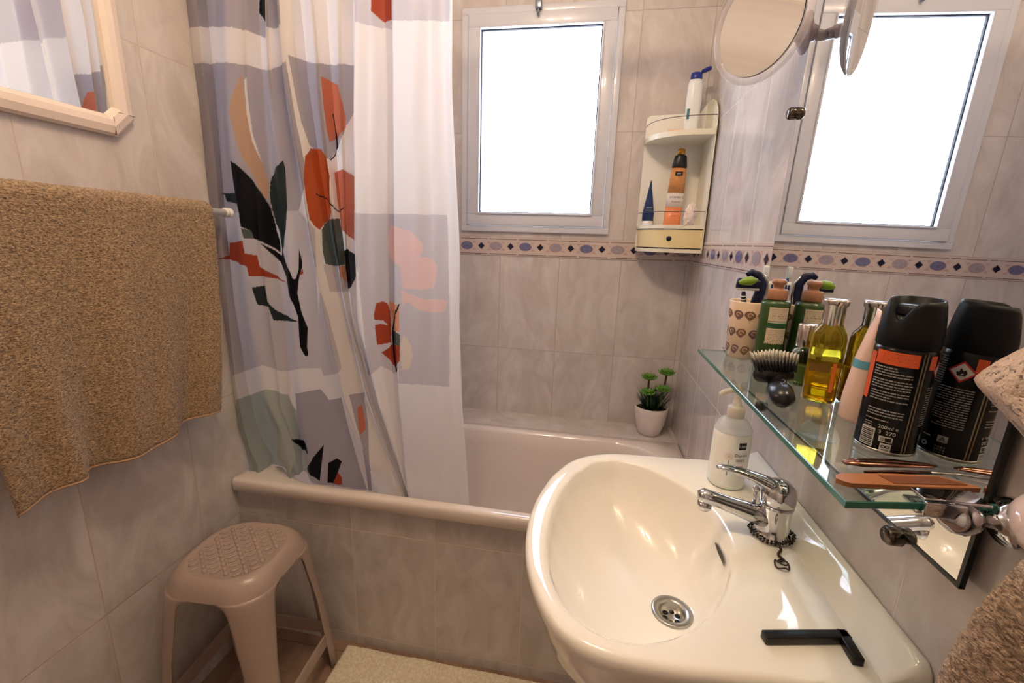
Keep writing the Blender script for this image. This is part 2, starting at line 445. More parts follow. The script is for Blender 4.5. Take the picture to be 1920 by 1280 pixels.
ring(0.070, 1.285, 1.012, 1.488, 0.18, RIM - 0.012)
ring(0.085, 1.265, 1.022, 1.478, 0.175, RIM - 0.06)
ring(0.120, 1.225, 1.040, 1.460, 0.16, RIM - 0.22)
ring(0.150, 1.180, 1.055, 1.445, 0.15, RIM - 0.34)
ring(0.185, 1.150, 1.080, 1.420, 0.13, RIM - 0.38)
ring(0.250, 1.090, 1.130, 1.370, 0.10, RIM - 0.392)
m.rings(R_, cap1=True)
m.build('bath_basin', ENAMEL, bt)
m = MB(); m.lathe([(0.001, 0.0), (0.03, 0.001), (0.032, -0.004)], 24, c=(0.32, 1.25, RIM - 0.388)); m.build('bath_drain', CHROME, bt)

# ================================================================== SHOWER CURTAIN
CURTAIN_LINES = [
 [(0.0065,1.8258,-0.0135,1.838,1.024),(0.0017,1.7612,-0.0185,1.7721,1.024),(-0.0051,1.5906,-0.0254,1.5981,1.024),(-0.0093,1.4062,-0.0296,1.4098,1.024),(-0.0138,1.2062,-0.0343,1.2058,1.024),(-0.0153,0.989,-0.0358,0.9841,1.024),(-0.0097,0.7529,-0.0301,0.7431,1.024),(0.0257,0.5258,0.0061,0.5114,1.024)],
 [(0.0438,1.817,0.0127,1.8364,1.0115),(0.0423,1.7533,0.0111,1.7706,1.0115),(0.0412,1.5853,0.01,1.5971,1.0115),(0.04,1.404,0.0087,1.4098,1.0115),(0.0339,1.2076,0.0024,1.2069,1.0115),(0.0273,0.9938,-0.0044,0.986,1.0115),(0.0218,0.7606,-0.0101,0.7451,1.0115),(0.0556,0.5367,0.0248,0.5138,1.0115)],
 [(0.0265,1.8461,0.0445,1.8345,1.065),(0.0224,1.7795,0.0404,1.7691,1.065),(0.0146,1.6035,0.0328,1.5965,1.065),(0.0078,1.4133,0.0262,1.4098,1.065),(-0.0012,1.2069,0.0173,1.2073,1.065),(-0.0022,0.9827,0.0163,0.9873,1.065),(0.0132,0.7399,0.0314,0.7491,1.065),(0.067,0.508,0.0842,0.5215,1.065)],
 [(0.048,1.8424,0.0617,1.8334,1.0605),(0.0442,1.7762,0.0579,1.7682,1.0605),(0.0341,1.6016,0.048,1.5961,1.0605),(0.0232,1.4125,0.0372,1.4098,1.0605),(0.0164,1.2074,0.0305,1.2077,1.0605),(0.0159,0.9846,0.0301,0.9882,1.0605),(0.0354,0.7437,0.0493,0.7508,1.0605),(0.1043,0.5154,0.1172,0.5258,1.0605)],
 [(0.1143,1.8171,0.093,1.8315,1.02),(0.1139,1.7536,0.0926,1.7664,1.02),(0.1027,1.5865,0.0811,1.5952,1.02),(0.0936,1.4055,0.0718,1.4098,1.02),(0.0837,1.2091,0.0616,1.2086,1.02),(0.0829,0.9958,0.0608,0.99,1.02),(0.1097,0.7659,0.0883,0.7545,1.02),(0.1698,0.5468,0.1498,0.53,1.02)],
 [(0.1527,1.8229,0.145,1.8284,1.0355),(0.1488,1.7591,0.1412,1.7639,1.0355),(0.1336,1.5907,0.1257,1.5941,1.0355),(0.1262,1.4082,0.1183,1.4099,1.0355),(0.1245,1.2104,0.1166,1.2103,1.0355),(0.1327,0.9961,0.1249,0.994,1.0355),(0.1381,0.7628,0.1304,0.7586,1.0355),(0.1788,0.5392,0.1714,0.5328,1.0355)],
 [(0.1684,1.8385,0.1853,1.8259,1.067),(0.1637,1.7731,0.1806,1.7619,1.067),(0.1557,1.6005,0.1727,1.5928,1.067),(0.1531,1.4137,0.1703,1.4099,1.067),(0.1537,1.2115,0.1708,1.2119,1.067),(0.1542,0.992,0.1713,0.9968,1.067),(0.1548,0.7527,0.1719,0.7626,1.067),(0.1762,0.521,0.1929,0.5356,1.067)],
 [(0.2159,1.8198,0.21,1.8244,1.037),(0.2103,1.7566,0.2044,1.7607,1.037),(0.1991,1.5895,0.1931,1.5923,1.037),(0.2005,1.4085,0.1945,1.4099,1.037),(0.2051,1.2128,0.1991,1.2127,1.037),(0.2068,1.0004,0.2008,0.9987,1.037),(0.2087,0.7691,0.2027,0.7655,1.037),(0.2218,0.5439,0.2159,0.5386,1.037)],
 [(0.2161,1.8335,0.2291,1.8232,1.063),(0.2121,1.7687,0.2252,1.7596,1.063),(0.2118,1.5977,0.2248,1.5914,1.063),(0.2326,1.4131,0.2453,1.4099,1.063),(0.2518,1.2144,0.2642,1.2146,1.063),(0.2759,1.0001,0.2879,1.004,1.063),(0.3153,0.7696,0.3266,0.7774,1.063),(0.3867,0.5507,0.3968,0.5622,1.063)],
 [(0.2217,1.8321,0.2332,1.823,1.061),(0.2178,1.7675,0.2293,1.7594,1.061),(0.2176,1.5969,0.2291,1.5913,1.061),(0.2385,1.4127,0.2497,1.4099,1.061),(0.2579,1.2146,0.2688,1.2148,1.061),(0.282,1.0009,0.2926,1.0043,1.061),(0.3232,0.7712,0.3332,0.7781,1.061),(0.3946,0.5528,0.4035,0.563,1.061)],
 [(0.2561,1.8058,0.2346,1.8229,1.015),(0.2523,1.7441,0.2307,1.7593,1.015),(0.2522,1.5809,0.2306,1.5913,1.015),(0.2723,1.4047,0.2512,1.4099,1.015),(0.2909,1.2152,0.2704,1.2148,1.015),(0.314,1.0108,0.2942,1.0044,1.015),(0.355,0.7913,0.3364,0.7784,1.015),(0.4234,0.5826,0.4068,0.5635,1.015)],
 [(0.2795,1.8086,0.2643,1.8211,1.023),(0.2789,1.7465,0.2637,1.7576,1.023),(0.2827,1.5827,0.2676,1.5903,1.023),(0.3041,1.4062,0.2895,1.41,1.023),(0.3301,1.2165,0.3161,1.2162,1.023),(0.3627,1.0124,0.3493,1.0078,1.023),(0.4042,0.791,0.3949,0.784,1.0285),(0.4757,0.5774,0.4714,0.5718,1.0362)],
 [(0.2752,1.8309,0.2885,1.8196,1.065),(0.2721,1.7666,0.2855,1.7565,1.065),(0.2798,1.5965,0.2931,1.5896,1.065),(0.2941,1.4134,0.307,1.41,1.065),(0.3156,1.2163,0.3281,1.2166,1.065),(0.3451,1.0041,0.3571,1.0083,1.065),(0.3946,0.7784,0.4029,0.7848,1.06),(0.4757,0.5679,0.4795,0.5729,1.053)],
 [(0.3268,1.812,0.3205,1.8177,1.035),(0.3243,1.7498,0.3179,1.7548,1.035),(0.3302,1.5854,0.3239,1.5888,1.035),(0.3394,1.4083,0.3332,1.41,1.035),(0.3493,1.2171,0.3432,1.217,1.035),(0.3708,1.0109,0.3649,1.0088,1.035),(0.4198,0.7892,0.4157,0.786,1.0375),(0.4863,0.5761,0.4844,0.5735,1.041)],
 [(0.3403,1.829,0.3547,1.8156,1.069),(0.3382,1.7651,0.3527,1.753,1.069),(0.3399,1.5962,0.3544,1.588,1.069),(0.3418,1.4142,0.3562,1.41,1.069),(0.3468,1.2173,0.3611,1.2175,1.069),(0.3586,1.0042,0.3727,1.0092,1.069),(0.4157,0.7793,0.4253,0.7869,1.063),(0.4848,0.5682,0.4893,0.5742,1.0546)],
 [(0.3921,1.8101,0.3886,1.8135,1.039),(0.3906,1.7483,0.3872,1.7513,1.039),(0.3854,1.5852,0.3819,1.5873,1.039),(0.3797,1.409,0.3762,1.41,1.039),(0.3765,1.2179,0.373,1.2179,1.039),(0.3823,1.0109,0.3789,1.0096,1.039),(0.4325,0.7893,0.4301,0.7874,1.0405),(0.4937,0.5761,0.4926,0.5746,1.0426)],
 [(0.4061,1.8282,0.4222,1.8114,1.075),(0.4037,1.7645,0.4199,1.7496,1.075),(0.3955,1.5967,0.4119,1.5865,1.075),(0.3851,1.4152,0.4018,1.41,1.075),(0.3753,1.2182,0.3923,1.2185,1.075),(0.371,1.0039,0.3881,1.0102,1.075),(0.423,0.7783,0.4349,0.7878,1.0675),(0.4902,0.5675,0.4958,0.575,1.057)],
 [(0.4412,1.7966,0.4273,1.8111,1.019),(0.4391,1.7364,0.4251,1.7493,1.019),(0.4301,1.5775,0.416,1.5864,1.019),(0.4204,1.4055,0.406,1.41,1.019),(0.4128,1.2189,0.3982,1.2186,1.019),(0.409,1.016,0.3943,1.0106,1.019),(0.4482,0.7964,0.438,0.7881,1.0255),(0.5039,0.582,0.4991,0.5755,1.0346)],
 [(0.47,1.8012,0.463,1.809,1.031),(0.4671,1.7406,0.4601,1.7475,1.031),(0.4595,1.5806,0.4524,1.5854,1.031),(0.4498,1.4076,0.4426,1.41,1.031),(0.4422,1.2198,0.4349,1.2197,1.031),(0.4385,1.0157,0.4311,1.0128,1.031),(0.467,0.7948,0.4618,0.7904,1.0345),(0.5065,0.5796,0.504,0.5761,1.0394)],
 [(0.4946,1.8112,0.4984,1.8068,1.053),(0.4922,1.7496,0.496,1.7457,1.053),(0.4912,1.587,0.495,1.5843,1.053),(0.4874,1.4115,0.4911,1.4101,1.053),(0.4803,1.2211,0.4841,1.2212,1.053),(0.4756,1.0142,0.4794,1.0158,1.053),(0.4809,0.79,0.4838,0.7925,1.051),(0.5057,0.5745,0.5072,0.5765,1.0482)],
 [(0.5024,1.8223,0.5159,1.8057,1.075),(0.5003,1.7595,0.5138,1.7447,1.075),(0.4972,1.594,0.5108,1.5839,1.075),(0.4911,1.4153,0.5049,1.4101,1.075),(0.486,1.2215,0.4999,1.2217,1.075),(0.4819,1.0107,0.4959,1.0168,1.075),(0.489,0.7847,0.4994,0.794,1.0675),(0.505,0.5694,0.5104,0.5769,1.057)],
 [(0.5264,1.7956,0.5184,1.8056,1.027),(0.5244,1.7357,0.5163,1.7446,1.027),(0.5215,1.5777,0.5134,1.5838,1.027),(0.5158,1.407,0.5076,1.4101,1.027),(0.511,1.2219,0.5027,1.2217,1.027),(0.5073,1.0206,0.4989,1.017,1.027),(0.5087,0.7999,0.5025,0.7943,1.0315),(0.5185,0.582,0.5153,0.5776,1.0378)],
 [(0.5695,1.7878,0.558,1.8032,1.017),(0.568,1.7288,0.5566,1.7425,1.017),(0.5668,1.5732,0.5553,1.5827,1.017),(0.5628,1.4052,0.5511,1.4101,1.017),(0.5612,1.2233,0.5495,1.2231,1.017),(0.5594,1.0256,0.5477,1.02,1.017),(0.5636,0.808,0.555,0.7994,1.024),(0.5805,0.5924,0.5761,0.5855,1.0338)],
 [(0.605,1.7961,0.6021,1.8005,1.037),(0.6042,1.7363,0.6012,1.7402,1.037),(0.602,1.5788,0.5991,1.5815,1.037),(0.6024,1.4087,0.5994,1.4101,1.037),(0.6055,1.2248,0.6026,1.2247,1.037),(0.606,1.025,0.6031,1.0234,1.037),(0.6148,0.8074,0.6127,0.8049,1.039),(0.6369,0.5952,0.6358,0.5932,1.0418)],
 [(0.6308,1.8029,0.6335,1.7986,1.053),(0.6304,1.7425,0.6331,1.7386,1.053),(0.6295,1.5833,0.6322,1.5806,1.053),(0.6365,1.4115,0.6391,1.4102,1.053),(0.6467,1.2261,0.6493,1.2261,1.053),(0.6464,1.0247,0.649,1.0262,1.053),(0.6496,0.8062,0.6516,0.8087,1.051),(0.6689,0.5957,0.6698,0.5977,1.0482)],
 [(0.6539,1.7952,0.6527,1.7974,1.041),(0.6539,1.7356,0.6526,1.7376,1.041),(0.6524,1.5788,0.6512,1.5801,1.041),(0.6613,1.4095,0.6601,1.4102,1.041),(0.6722,1.2268,0.671,1.2268,1.041),(0.6714,1.0283,0.6702,1.0275,1.041),(0.6791,0.8124,0.6782,0.8112,1.042),(0.6948,0.6018,0.6944,0.6008,1.0434)],
]
CURTAIN_SHAPES = [
 ('grey',[(-0.0341,1.8393),(0.2032,1.8248),(0.1887,1.683),(0.1432,1.6995),(0.1008,1.7092),(0.0557,1.7123),(-0.0221,1.7134),(-0.0554,1.7148)]),
 ('grey',[(0.2059,1.8246),(0.2373,1.8227),(0.2325,1.709),(0.212,1.7011),(0.1941,1.7063)]),
 ('palegrey',[(0.4196,1.8116),(0.6503,1.7975),(0.6464,1.697),(0.5111,1.7052),(0.5104,1.6862),(0.4654,1.6945),(0.4201,1.7072)]),
 ('grey',[(-0.0377,1.6368),(0.0276,1.6335),(0.0565,1.6349),(0.098,1.6324),(0.1412,1.6241),(0.1909,1.6121),(0.2374,1.6314),(0.2568,1.4717),(0.2701,1.3722),(0.2401,1.2876),(-0.014,1.276),(-0.0475,1.2726),(-0.0587,1.4098)]),
 ('grey',[(0.2444,1.6448),(0.2759,1.6347),(0.3059,1.6258),(0.3608,1.6207),(0.4137,1.6179),(0.4083,1.5234),(0.3708,1.4587),(0.3389,1.41),(0.3109,1.4224),(0.2838,1.4471),(0.2663,1.4959)]),
 ('white',[(0.1169,1.5943),(0.1265,1.5999),(0.1258,1.5463),(0.1289,1.4728),(0.1452,1.4035),(0.1547,1.352),(0.1496,1.3611),(0.129,1.4226),(0.1153,1.51)]),
 ('palegrey',[(-0.014,1.276),(0.2401,1.2876),(0.2817,1.2421),(0.2677,0.8666),(0.213,0.8621),(0.1478,0.8457),(0.0865,0.8613),(-0.0162,0.8206),(-0.0253,0.9848)]),
 ('palegrey',[(0.2991,1.1515),(0.3737,1.1544),(0.371,1.0849),(0.3124,1.082)]),
 ('palegrey',[(0.2845,1.0834),(0.3069,1.0052),(0.3327,0.8719),(0.3188,0.8553),(0.2757,0.8439),(0.2582,0.9121)]),
 ('palegrey',[(0.3946,1.2841),(0.6386,1.2852),(0.6434,1.0809),(0.6442,0.8456),(0.5009,0.8434),(0.5023,0.8858),(0.4895,0.8697),(0.4517,0.8892),(0.4143,0.8557),(0.4035,1.0111),(0.3945,1.1783)]),
 ('sage',[(-0.0155,0.7445),(0.037,0.7662),(0.0922,0.7894),(0.1597,0.7777),(0.188,0.7148),(0.2035,0.5981),(0.2226,0.513),(0.2456,0.3521),(-0.1177,0.2946)]),
 ('grey',[(0.1823,0.783),(0.2629,0.8049),(0.2869,0.7736),(0.3271,0.7854),(0.3516,0.6496),(0.3929,0.4834),(0.4041,0.3589),(0.2259,0.3302),(0.2137,0.5118),(0.1802,0.6297)]),
 ('grey',[(0.3505,0.7956),(0.3977,0.8078),(0.4038,0.7048),(0.4052,0.4939),(0.3934,0.4923),(0.384,0.6367)]),
 ('tan',[(0.1114,1.6098),(0.0793,1.5593),(0.071,1.5205),(0.0762,1.467),(0.0928,1.4163),(0.1183,1.3712),(0.1461,1.3165),(0.1523,1.3166),(0.1594,1.3521),(0.1475,1.3971),(0.1218,1.4642),(0.1143,1.5259),(0.1124,1.5825)]),
 ('black',[(0.0598,1.4082),(0.0609,1.3512),(0.0636,1.3113),(0.0669,1.2434),(0.0938,1.2338),(0.1014,1.2133),(0.1267,1.2071),(0.1755,1.1809),(0.176,1.2051),(0.1672,1.2527),(0.1563,1.2961),(0.137,1.3322),(0.1132,1.3614),(0.0857,1.3905)]),
 ('darkgreen',[(0.2101,1.4083),(0.1815,1.3876),(0.1628,1.3553),(0.1573,1.3226),(0.1623,1.2795),(0.1769,1.2326),(0.1818,1.1846),(0.1887,1.1952),(0.2033,1.2636),(0.2104,1.297),(0.2122,1.3461),(0.214,1.3909)]),
 ('black',[(0.1223,1.2035),(0.1599,1.1839),(0.1785,1.1723),(0.1817,1.1915),(0.1864,1.1951),(0.1834,1.1812),(0.1889,1.157),(0.2083,1.1119),(0.217,1.1123),(0.2272,1.1374),(0.2333,1.1915),(0.2381,1.1588),(0.2367,1.1431),(0.2246,1.109),(0.2174,1.0729),(0.2243,1.0259),(0.2333,1.0007),(0.2405,0.9807),(0.2333,0.9255),(0.2346,0.9026),(0.231,0.8985),(0.2246,0.8999),(0.2119,0.924),(0.2113,0.9619),(0.2129,1.0068),(0.1938,1.0644),(0.1866,1.1145),(0.1729,1.1564),(0.1508,1.1731)]),
 ('rust',[(-0.0126,1.1565),(0.02,1.1667),(0.0267,1.2005),(0.0663,1.207),(0.0682,1.1737),(0.1063,1.1697),(0.1109,1.1398),(0.1609,1.1169),(0.1878,1.0984),(0.1601,1.1097),(0.1121,1.1148),(0.073,1.113),(0.0699,1.1381),(0.0228,1.156)]),
 ('darkgreen',[(0.0137,1.3274),(0.062,1.3296),(0.0663,1.3013),(0.0311,1.3074),(0.0274,1.3242)]),
 ('greygreen',[(0.0665,1.24),(0.0958,1.2338),(0.1014,1.2133),(0.0713,1.2141)]),
 ('darkgreen',[(0.0796,1.0824),(0.1195,1.0898),(0.1248,1.0462),(0.1509,1.0217),(0.2134,0.9939),(0.1399,0.9949),(0.1273,1.0315),(0.0905,1.035)]),
 ('rust',[(0.2248,1.1197),(0.2384,1.1396),(0.2393,1.1274)]),
 ('rust',[(0.4656,1.8088),(0.5134,1.8059),(0.5099,1.7063),(0.4968,1.6995),(0.4867,1.7053),(0.4616,1.7254)]),
 ('black',[(0.188,1.8257),(0.2018,1.8249),(0.1923,1.7152),(0.1789,1.7346)]),
 ('terracotta',[(0.3279,1.5959),(0.3716,1.5776),(0.3795,1.5385),(0.3872,1.5062),(0.3846,1.4825),(0.3641,1.4648),(0.3401,1.4513),(0.3335,1.4831),(0.3299,1.5306)]),
 ('orange',[(0.2697,1.4187),(0.2887,1.436),(0.3149,1.4359),(0.328,1.4186),(0.3348,1.3726),(0.3329,1.3256),(0.3345,1.2855),(0.3227,1.2656),(0.2953,1.2411),(0.2824,1.2501),(0.2687,1.2671),(0.2604,1.3632)]),
 ('terracotta',[(0.347,1.3814),(0.3692,1.389),(0.3982,1.373),(0.3893,1.2184),(0.3569,1.244),(0.3509,1.3104)]),
 ('greygreen',[(0.3026,1.2426),(0.3252,1.2696),(0.353,1.2702),(0.3613,1.1974),(0.3605,1.1549),(0.3356,1.1505),(0.3054,1.1545),(0.3003,1.1886)]),
 ('black',[(0.3609,1.1907),(0.3724,1.1961),(0.3902,1.1815),(0.389,1.1269),(0.3779,1.0986),(0.3681,1.0928),(0.3629,1.1327)]),
 ('peach',[(0.3431,1.1491),(0.3623,1.1533),(0.3652,1.1084),(0.3492,1.1251)]),
 ('black',[(0.3477,1.5154),(0.3512,1.4946),(0.3555,1.4647),(0.3563,1.4407),(0.3492,1.4228),(0.3387,1.4098),(0.3412,1.4083),(0.352,1.4218),(0.3595,1.4405),(0.3586,1.465),(0.3543,1.495),(0.3508,1.5158)]),
 ('black',[(0.2918,1.3279),(0.3203,1.3172),(0.339,1.2983),(0.3522,1.2857),(0.3689,1.2987),(0.3668,1.3007),(0.3524,1.2886),(0.3415,1.3002),(0.3224,1.3195),(0.2933,1.3305)]),
 ('blush',[(0.4925,1.2606),(0.5148,1.2509),(0.5445,1.2448),(0.5737,1.2182),(0.5771,1.1975),(0.5656,1.1832),(0.5992,1.1809),(0.6138,1.1605),(0.6098,1.1285),(0.602,1.1067),(0.564,1.0994),(0.5179,1.1026),(0.5118,1.1564),(0.4894,1.1733),(0.4832,1.2154)]),
 ('blush',[(0.5139,1.0988),(0.533,1.0888),(0.5788,1.0765),(0.6281,1.0791),(0.6394,1.0725),(0.6317,1.0465),(0.5936,1.0424),(0.5553,1.0495),(0.5324,1.0667),(0.5166,1.0584)]),
 ('rust',[(0.4363,1.0276),(0.4456,1.0583),(0.4618,1.0647),(0.4774,1.0581),(0.4847,1.0417),(0.4854,1.0078),(0.4836,0.9558),(0.4407,0.9449),(0.4371,1.0009),(0.4553,1.004),(0.4753,1.0014),(0.4597,1.0138),(0.4377,1.0143)]),
 ('rust',[(0.4814,0.9498),(0.5074,0.9478),(0.5062,0.9085),(0.4914,0.8875),(0.4797,0.9025),(0.4541,0.9262),(0.4771,0.9417)]),
 ('peach',[(0.4798,1.0694),(0.5067,1.0542),(0.5066,0.9863),(0.4908,0.989),(0.4881,1.0269)]),
 ('greygreen',[(0.4908,0.989),(0.5084,0.9787),(0.5074,0.9478),(0.4874,0.9502)]),
 ('black',[(0.5052,1.0602),(0.4944,1.0314),(0.4869,0.9888),(0.4882,0.9109),(0.4923,0.8734),(0.4961,0.8742),(0.4921,0.9115),(0.4907,0.989),(0.498,1.0308),(0.5086,1.0593)]),
 ('cream',[(0.5183,0.9794),(0.5374,0.9538),(0.5427,0.9231),(0.5318,0.8869),(0.5094,0.881),(0.5095,0.9518)]),
 ('black',[(0.1523,0.6381),(0.196,0.6363),(0.2045,0.6282),(0.2111,0.5971),(0.1843,0.6076)]),
 ('black',[(0.2621,0.6349),(0.2293,0.5947),(0.2189,0.5796),(0.2024,0.5497),(0.2146,0.5279),(0.2414,0.515),(0.2506,0.5744)]),
 ('black',[(0.2714,0.577),(0.2998,0.5942),(0.3151,0.587),(0.299,0.5483),(0.2827,0.5112),(0.2643,0.511)]),
 ('rust',[(0.299,0.5483),(0.3118,0.5361),(0.3101,0.5102),(0.2802,0.5085)]),
 ('terracotta',[(0.3739,0.7606),(0.3894,0.7706),(0.3965,0.6986),(0.3779,0.6748)]),
]

CC = {'white': (240, 234, 232), 'grey': (178, 172, 180), 'palegrey': (208, 202, 206), 'sage': (182, 190, 184), 'tan': (196, 160, 134),
      'black': (14, 14, 20), 'darkgreen': (42, 50, 50), 'greygreen': (92, 98, 94), 'rust': (168, 70, 44), 'orange': (186, 86, 46),
      'terracotta': (200, 118, 92), 'peach': (222, 160, 126), 'blush': (234, 204, 198), 'cream': (230, 218, 200)}
def curtain():
    NZ = 900
    ztop = 2.06
    L = CURTAIN_LINES; nl = len(L)      # every fold line: x, z, print u, print v, y at eight heights
    zs = np.linspace(0, 1, NZ)
    Q = np.zeros((4, nl, NZ)); zz = np.zeros((nl, NZ)); ker = np.hanning(81); ker /= ker.sum()
    for i, row in enumerate(L):
        r = np.array(row); r = r[np.argsort(r[:, 1])]
        # hem: rests on the rim at the left, hangs into the bath at the right
        zb = RIM + 0.002 if i < 7 else RIM + 0.002 - min(1, (i - 6) / 4.0) * 0.085
        z = zb + (ztop - zb) * zs; zz[i] = z; rz = r[:, 1]
        def ext(c, k0, k1):
            lo = r[0, c] + (r[0, c] - r[1, c]) / (rz[1] - rz[0]) * 0.2 * k0; hi = r[-1, c] + (r[-1, c] - r[-2, c]) / (rz[-1] - rz[-2]) * 0.4 * k1
            v = np.interp(z, np.concatenate(([rz[0] - 0.2], rz, [rz[-1] + 0.4])), np.concatenate(([lo], r[:, c], [hi])))
            n = 40; vp = np.concatenate((v[0] - np.arange(n, 0, -1) * (v[1] - v[0]), v, v[-1] + np.arange(1, n + 1) * (v[-1] - v[-2])))
            return np.convolve(vp, ker, 'valid')
        Q[0, i] = ext(0, 1, 1); Q[1, i] = ext(2, 1, 1); Q[2, i] = ext(3, 1, 1); Q[3, i] = ext(4, 0, 0)
    cols = []
    for i in range(nl - 1):
        wd_ = max(np.abs(Q[0, i + 1] - Q[0, i]).max(), np.abs(Q[3, i + 1] - Q[3, i]).max())
        n = max(6, int(wd_ / 0.0013))
        for k in range(n): cols.append((i, k / n))
    cols.append((nl - 2, 1.0))
    NC = len(cols); X = np.zeros((NC, NZ)); Y = np.zeros((NC, NZ)); Z = np.zeros((NC, NZ)); PU = np.zeros((NC, NZ)); PV = np.zeros((NC, NZ))
    for c, (i, f) in enumerate(cols):
        g = f * f * (3 - 2 * f)
        X[c] = Q[0, i] * (1 - f) + Q[0, i + 1] * f; Z[c] = zz[i] * (1 - f) + zz[i + 1] * f
        PU[c] = Q[1, i] * (1 - f) + Q[1, i + 1] * f; PV[c] = Q[2, i] * (1 - f) + Q[2, i + 1] * f
        Y[c] = Q[3, i] * (1 - g) + Q[3, i + 1] * g
    # small creases and the bulging lower left corner
    Y += 0.0015 * np.sin(X * 55 + Z * 9) + 0.001 * np.sin(X * 130 - Z * 21 + 1.3)
    bul = np.exp(-((X - 0.11) / 0.09) ** 2) * np.clip((0.86 - Z) / 0.3, 0, 1)
    Y += bul * 0.010 * np.sin((Z + 0.9 * X) * 34) - bul * 0.004 * np.sin((Z - 1.5 * X) * 48 + 1)
    foot = np.clip((0.62 - Z) / 0.09, 0, 1) ** 2
    # keep the hem clear of the inner wall of the bath
    low = np.clip((0.60 - Z) / 0.07, 0, 1)
    Y = np.where(X > 0.17, Y * (1 - low) + np.maximum(Y, 1.034) * low, Y)
    P = (PU, PV)
    X = np.maximum(X, 0.003 + 0.02 * np.clip(X, 0, 0.02))
    # colours: which printed shape covers each point of the cloth
    col = np.empty((NC * NZ, 4), dtype=np.float32); col[:] = srgb(CC['white'])
    px, pz = P[0].ravel(), P[1].ravel()
    for name, poly in CURTAIN_SHAPES:
        poly = np.array(poly); x0, z0 = poly.min(0); x1, z1 = poly.max(0)
        idx = np.nonzero((px > x0) & (px < x1) & (pz > z0) & (pz < z1))[0]
        ax, az = px[idx], pz[idx]; ins = np.zeros(len(idx), bool); n = len(poly); j = n - 1
        for i in range(n):
            xi, zi = poly[i]; xj, zj = poly[j]
            if zi != zj:
                cnd = ((zi > az) != (zj > az)) & (ax < (xj - xi) * (az - zi) / (zj - zi) + xi)
                ins ^= cnd
            j = i
        col[idx[ins]] = srgb(CC[name])
    me = bpy.data.meshes.new('curtain_cloth')
    V = np.stack((X.ravel(), Y.ravel(), Z.ravel()), 1).astype(np.float32)
    ii = np.arange(NC - 1)[:, None] * NZ + np.arange(NZ - 1)[None, :]; ii = ii.ravel()
    F = np.stack((ii, ii + NZ, ii + NZ + 1, ii + 1), 1).astype(np.int32)
    me.vertices.add(len(V)); me.vertices.foreach_set('co', V.ravel())
    me.loops.add(F.size); me.loops.foreach_set('vertex_index', F.ravel())
    me.polygons.add(len(F)); me.polygons.foreach_set('loop_start', np.arange(0, F.size, 4, dtype=np.int32))
    try: me.polygons.foreach_set('loop_total', np.full(len(F), 4, np.int32))
    except Exception: pass
    me.polygons.foreach_set('use_smooth', np.ones(len(F), bool))
    at = me.color_attributes.new('print', 'FLOAT_COLOR', 'POINT'); at.data.foreach_set('color', col.ravel())
    me.update(calc_edges=True); me.validate()
    return me
CUR = bpy.data.materials.new('printed_curtain_cloth'); CUR.use_nodes = True
nt = CUR.node_tree; nt.nodes.remove(nt.nodes['Principled BSDF'])
at = nt.nodes.new('ShaderNodeAttribute'); at.attribute_name = 'print'
df = nt.nodes.new('ShaderNodeBsdfPrincipled'); df.inputs['Roughness'].default_value = 0.45; df.inputs['Specular IOR Level'].default_value = 0.3
tr = nt.nodes.new('ShaderNodeBsdfTranslucent'); mx = nt.nodes.new('ShaderNodeMixShader'); mx.inputs[0].default_value = 0.42
nt.links.new(at.outputs['Color'], df.inputs['Base Color']); nt.links.new(at.outputs['Color'], tr.inputs['Color'])
nz = nt.nodes.new('ShaderNodeTexNoise'); nz.inputs['Scale'].default_value = 14; nz.inputs['Detail'].default_value = 4
tc = nt.nodes.new('ShaderNodeTexCoord'); nt.links.new(tc.outputs['Object'], nz.inputs['Vector'])
bp = nt.nodes.new('ShaderNodeBump'); bp.inputs['Strength'].default_value = 0.25; bp.inputs['Distance'].default_value = 0.01
nt.links.new(nz.outputs['Fac'], bp.inputs['Height']); nt.links.new(bp.outputs['Normal'], df.inputs['Normal'])
nt.links.new(df.outputs[0], mx.inputs[1]); nt.links.new(tr.outputs[0], mx.inputs[2]); nt.links.new(mx.outputs[0], nt.nodes['Material Output'].inputs[0])
cme = curtain(); cme.materials.append(CUR)
sc_ = bpy.data.objects.new('shower_curtain', cme); COL.objects.link(sc_)
tag(sc_, 'white and grey shower curtain with orange, black and green leaf print', 'curtain')
m = MB(); m.tube([(0.0, 1.045, 2.075), (W, 1.045, 2.075)], 0.0125, 16)
for x in (0.004, W - 0.004): m.lathe([(0.03, -0.004), (0.03, 0.004)], 24, M=Matrix.Translation((x, 1.045, 2.075)) @ Matrix.Rotation(PI / 2, 4, 'Y'))
rod = m.build('curtain_rod', WHITEP); tag(rod, 'white rod across the bath that carries the shower curtain', 'curtain rod')

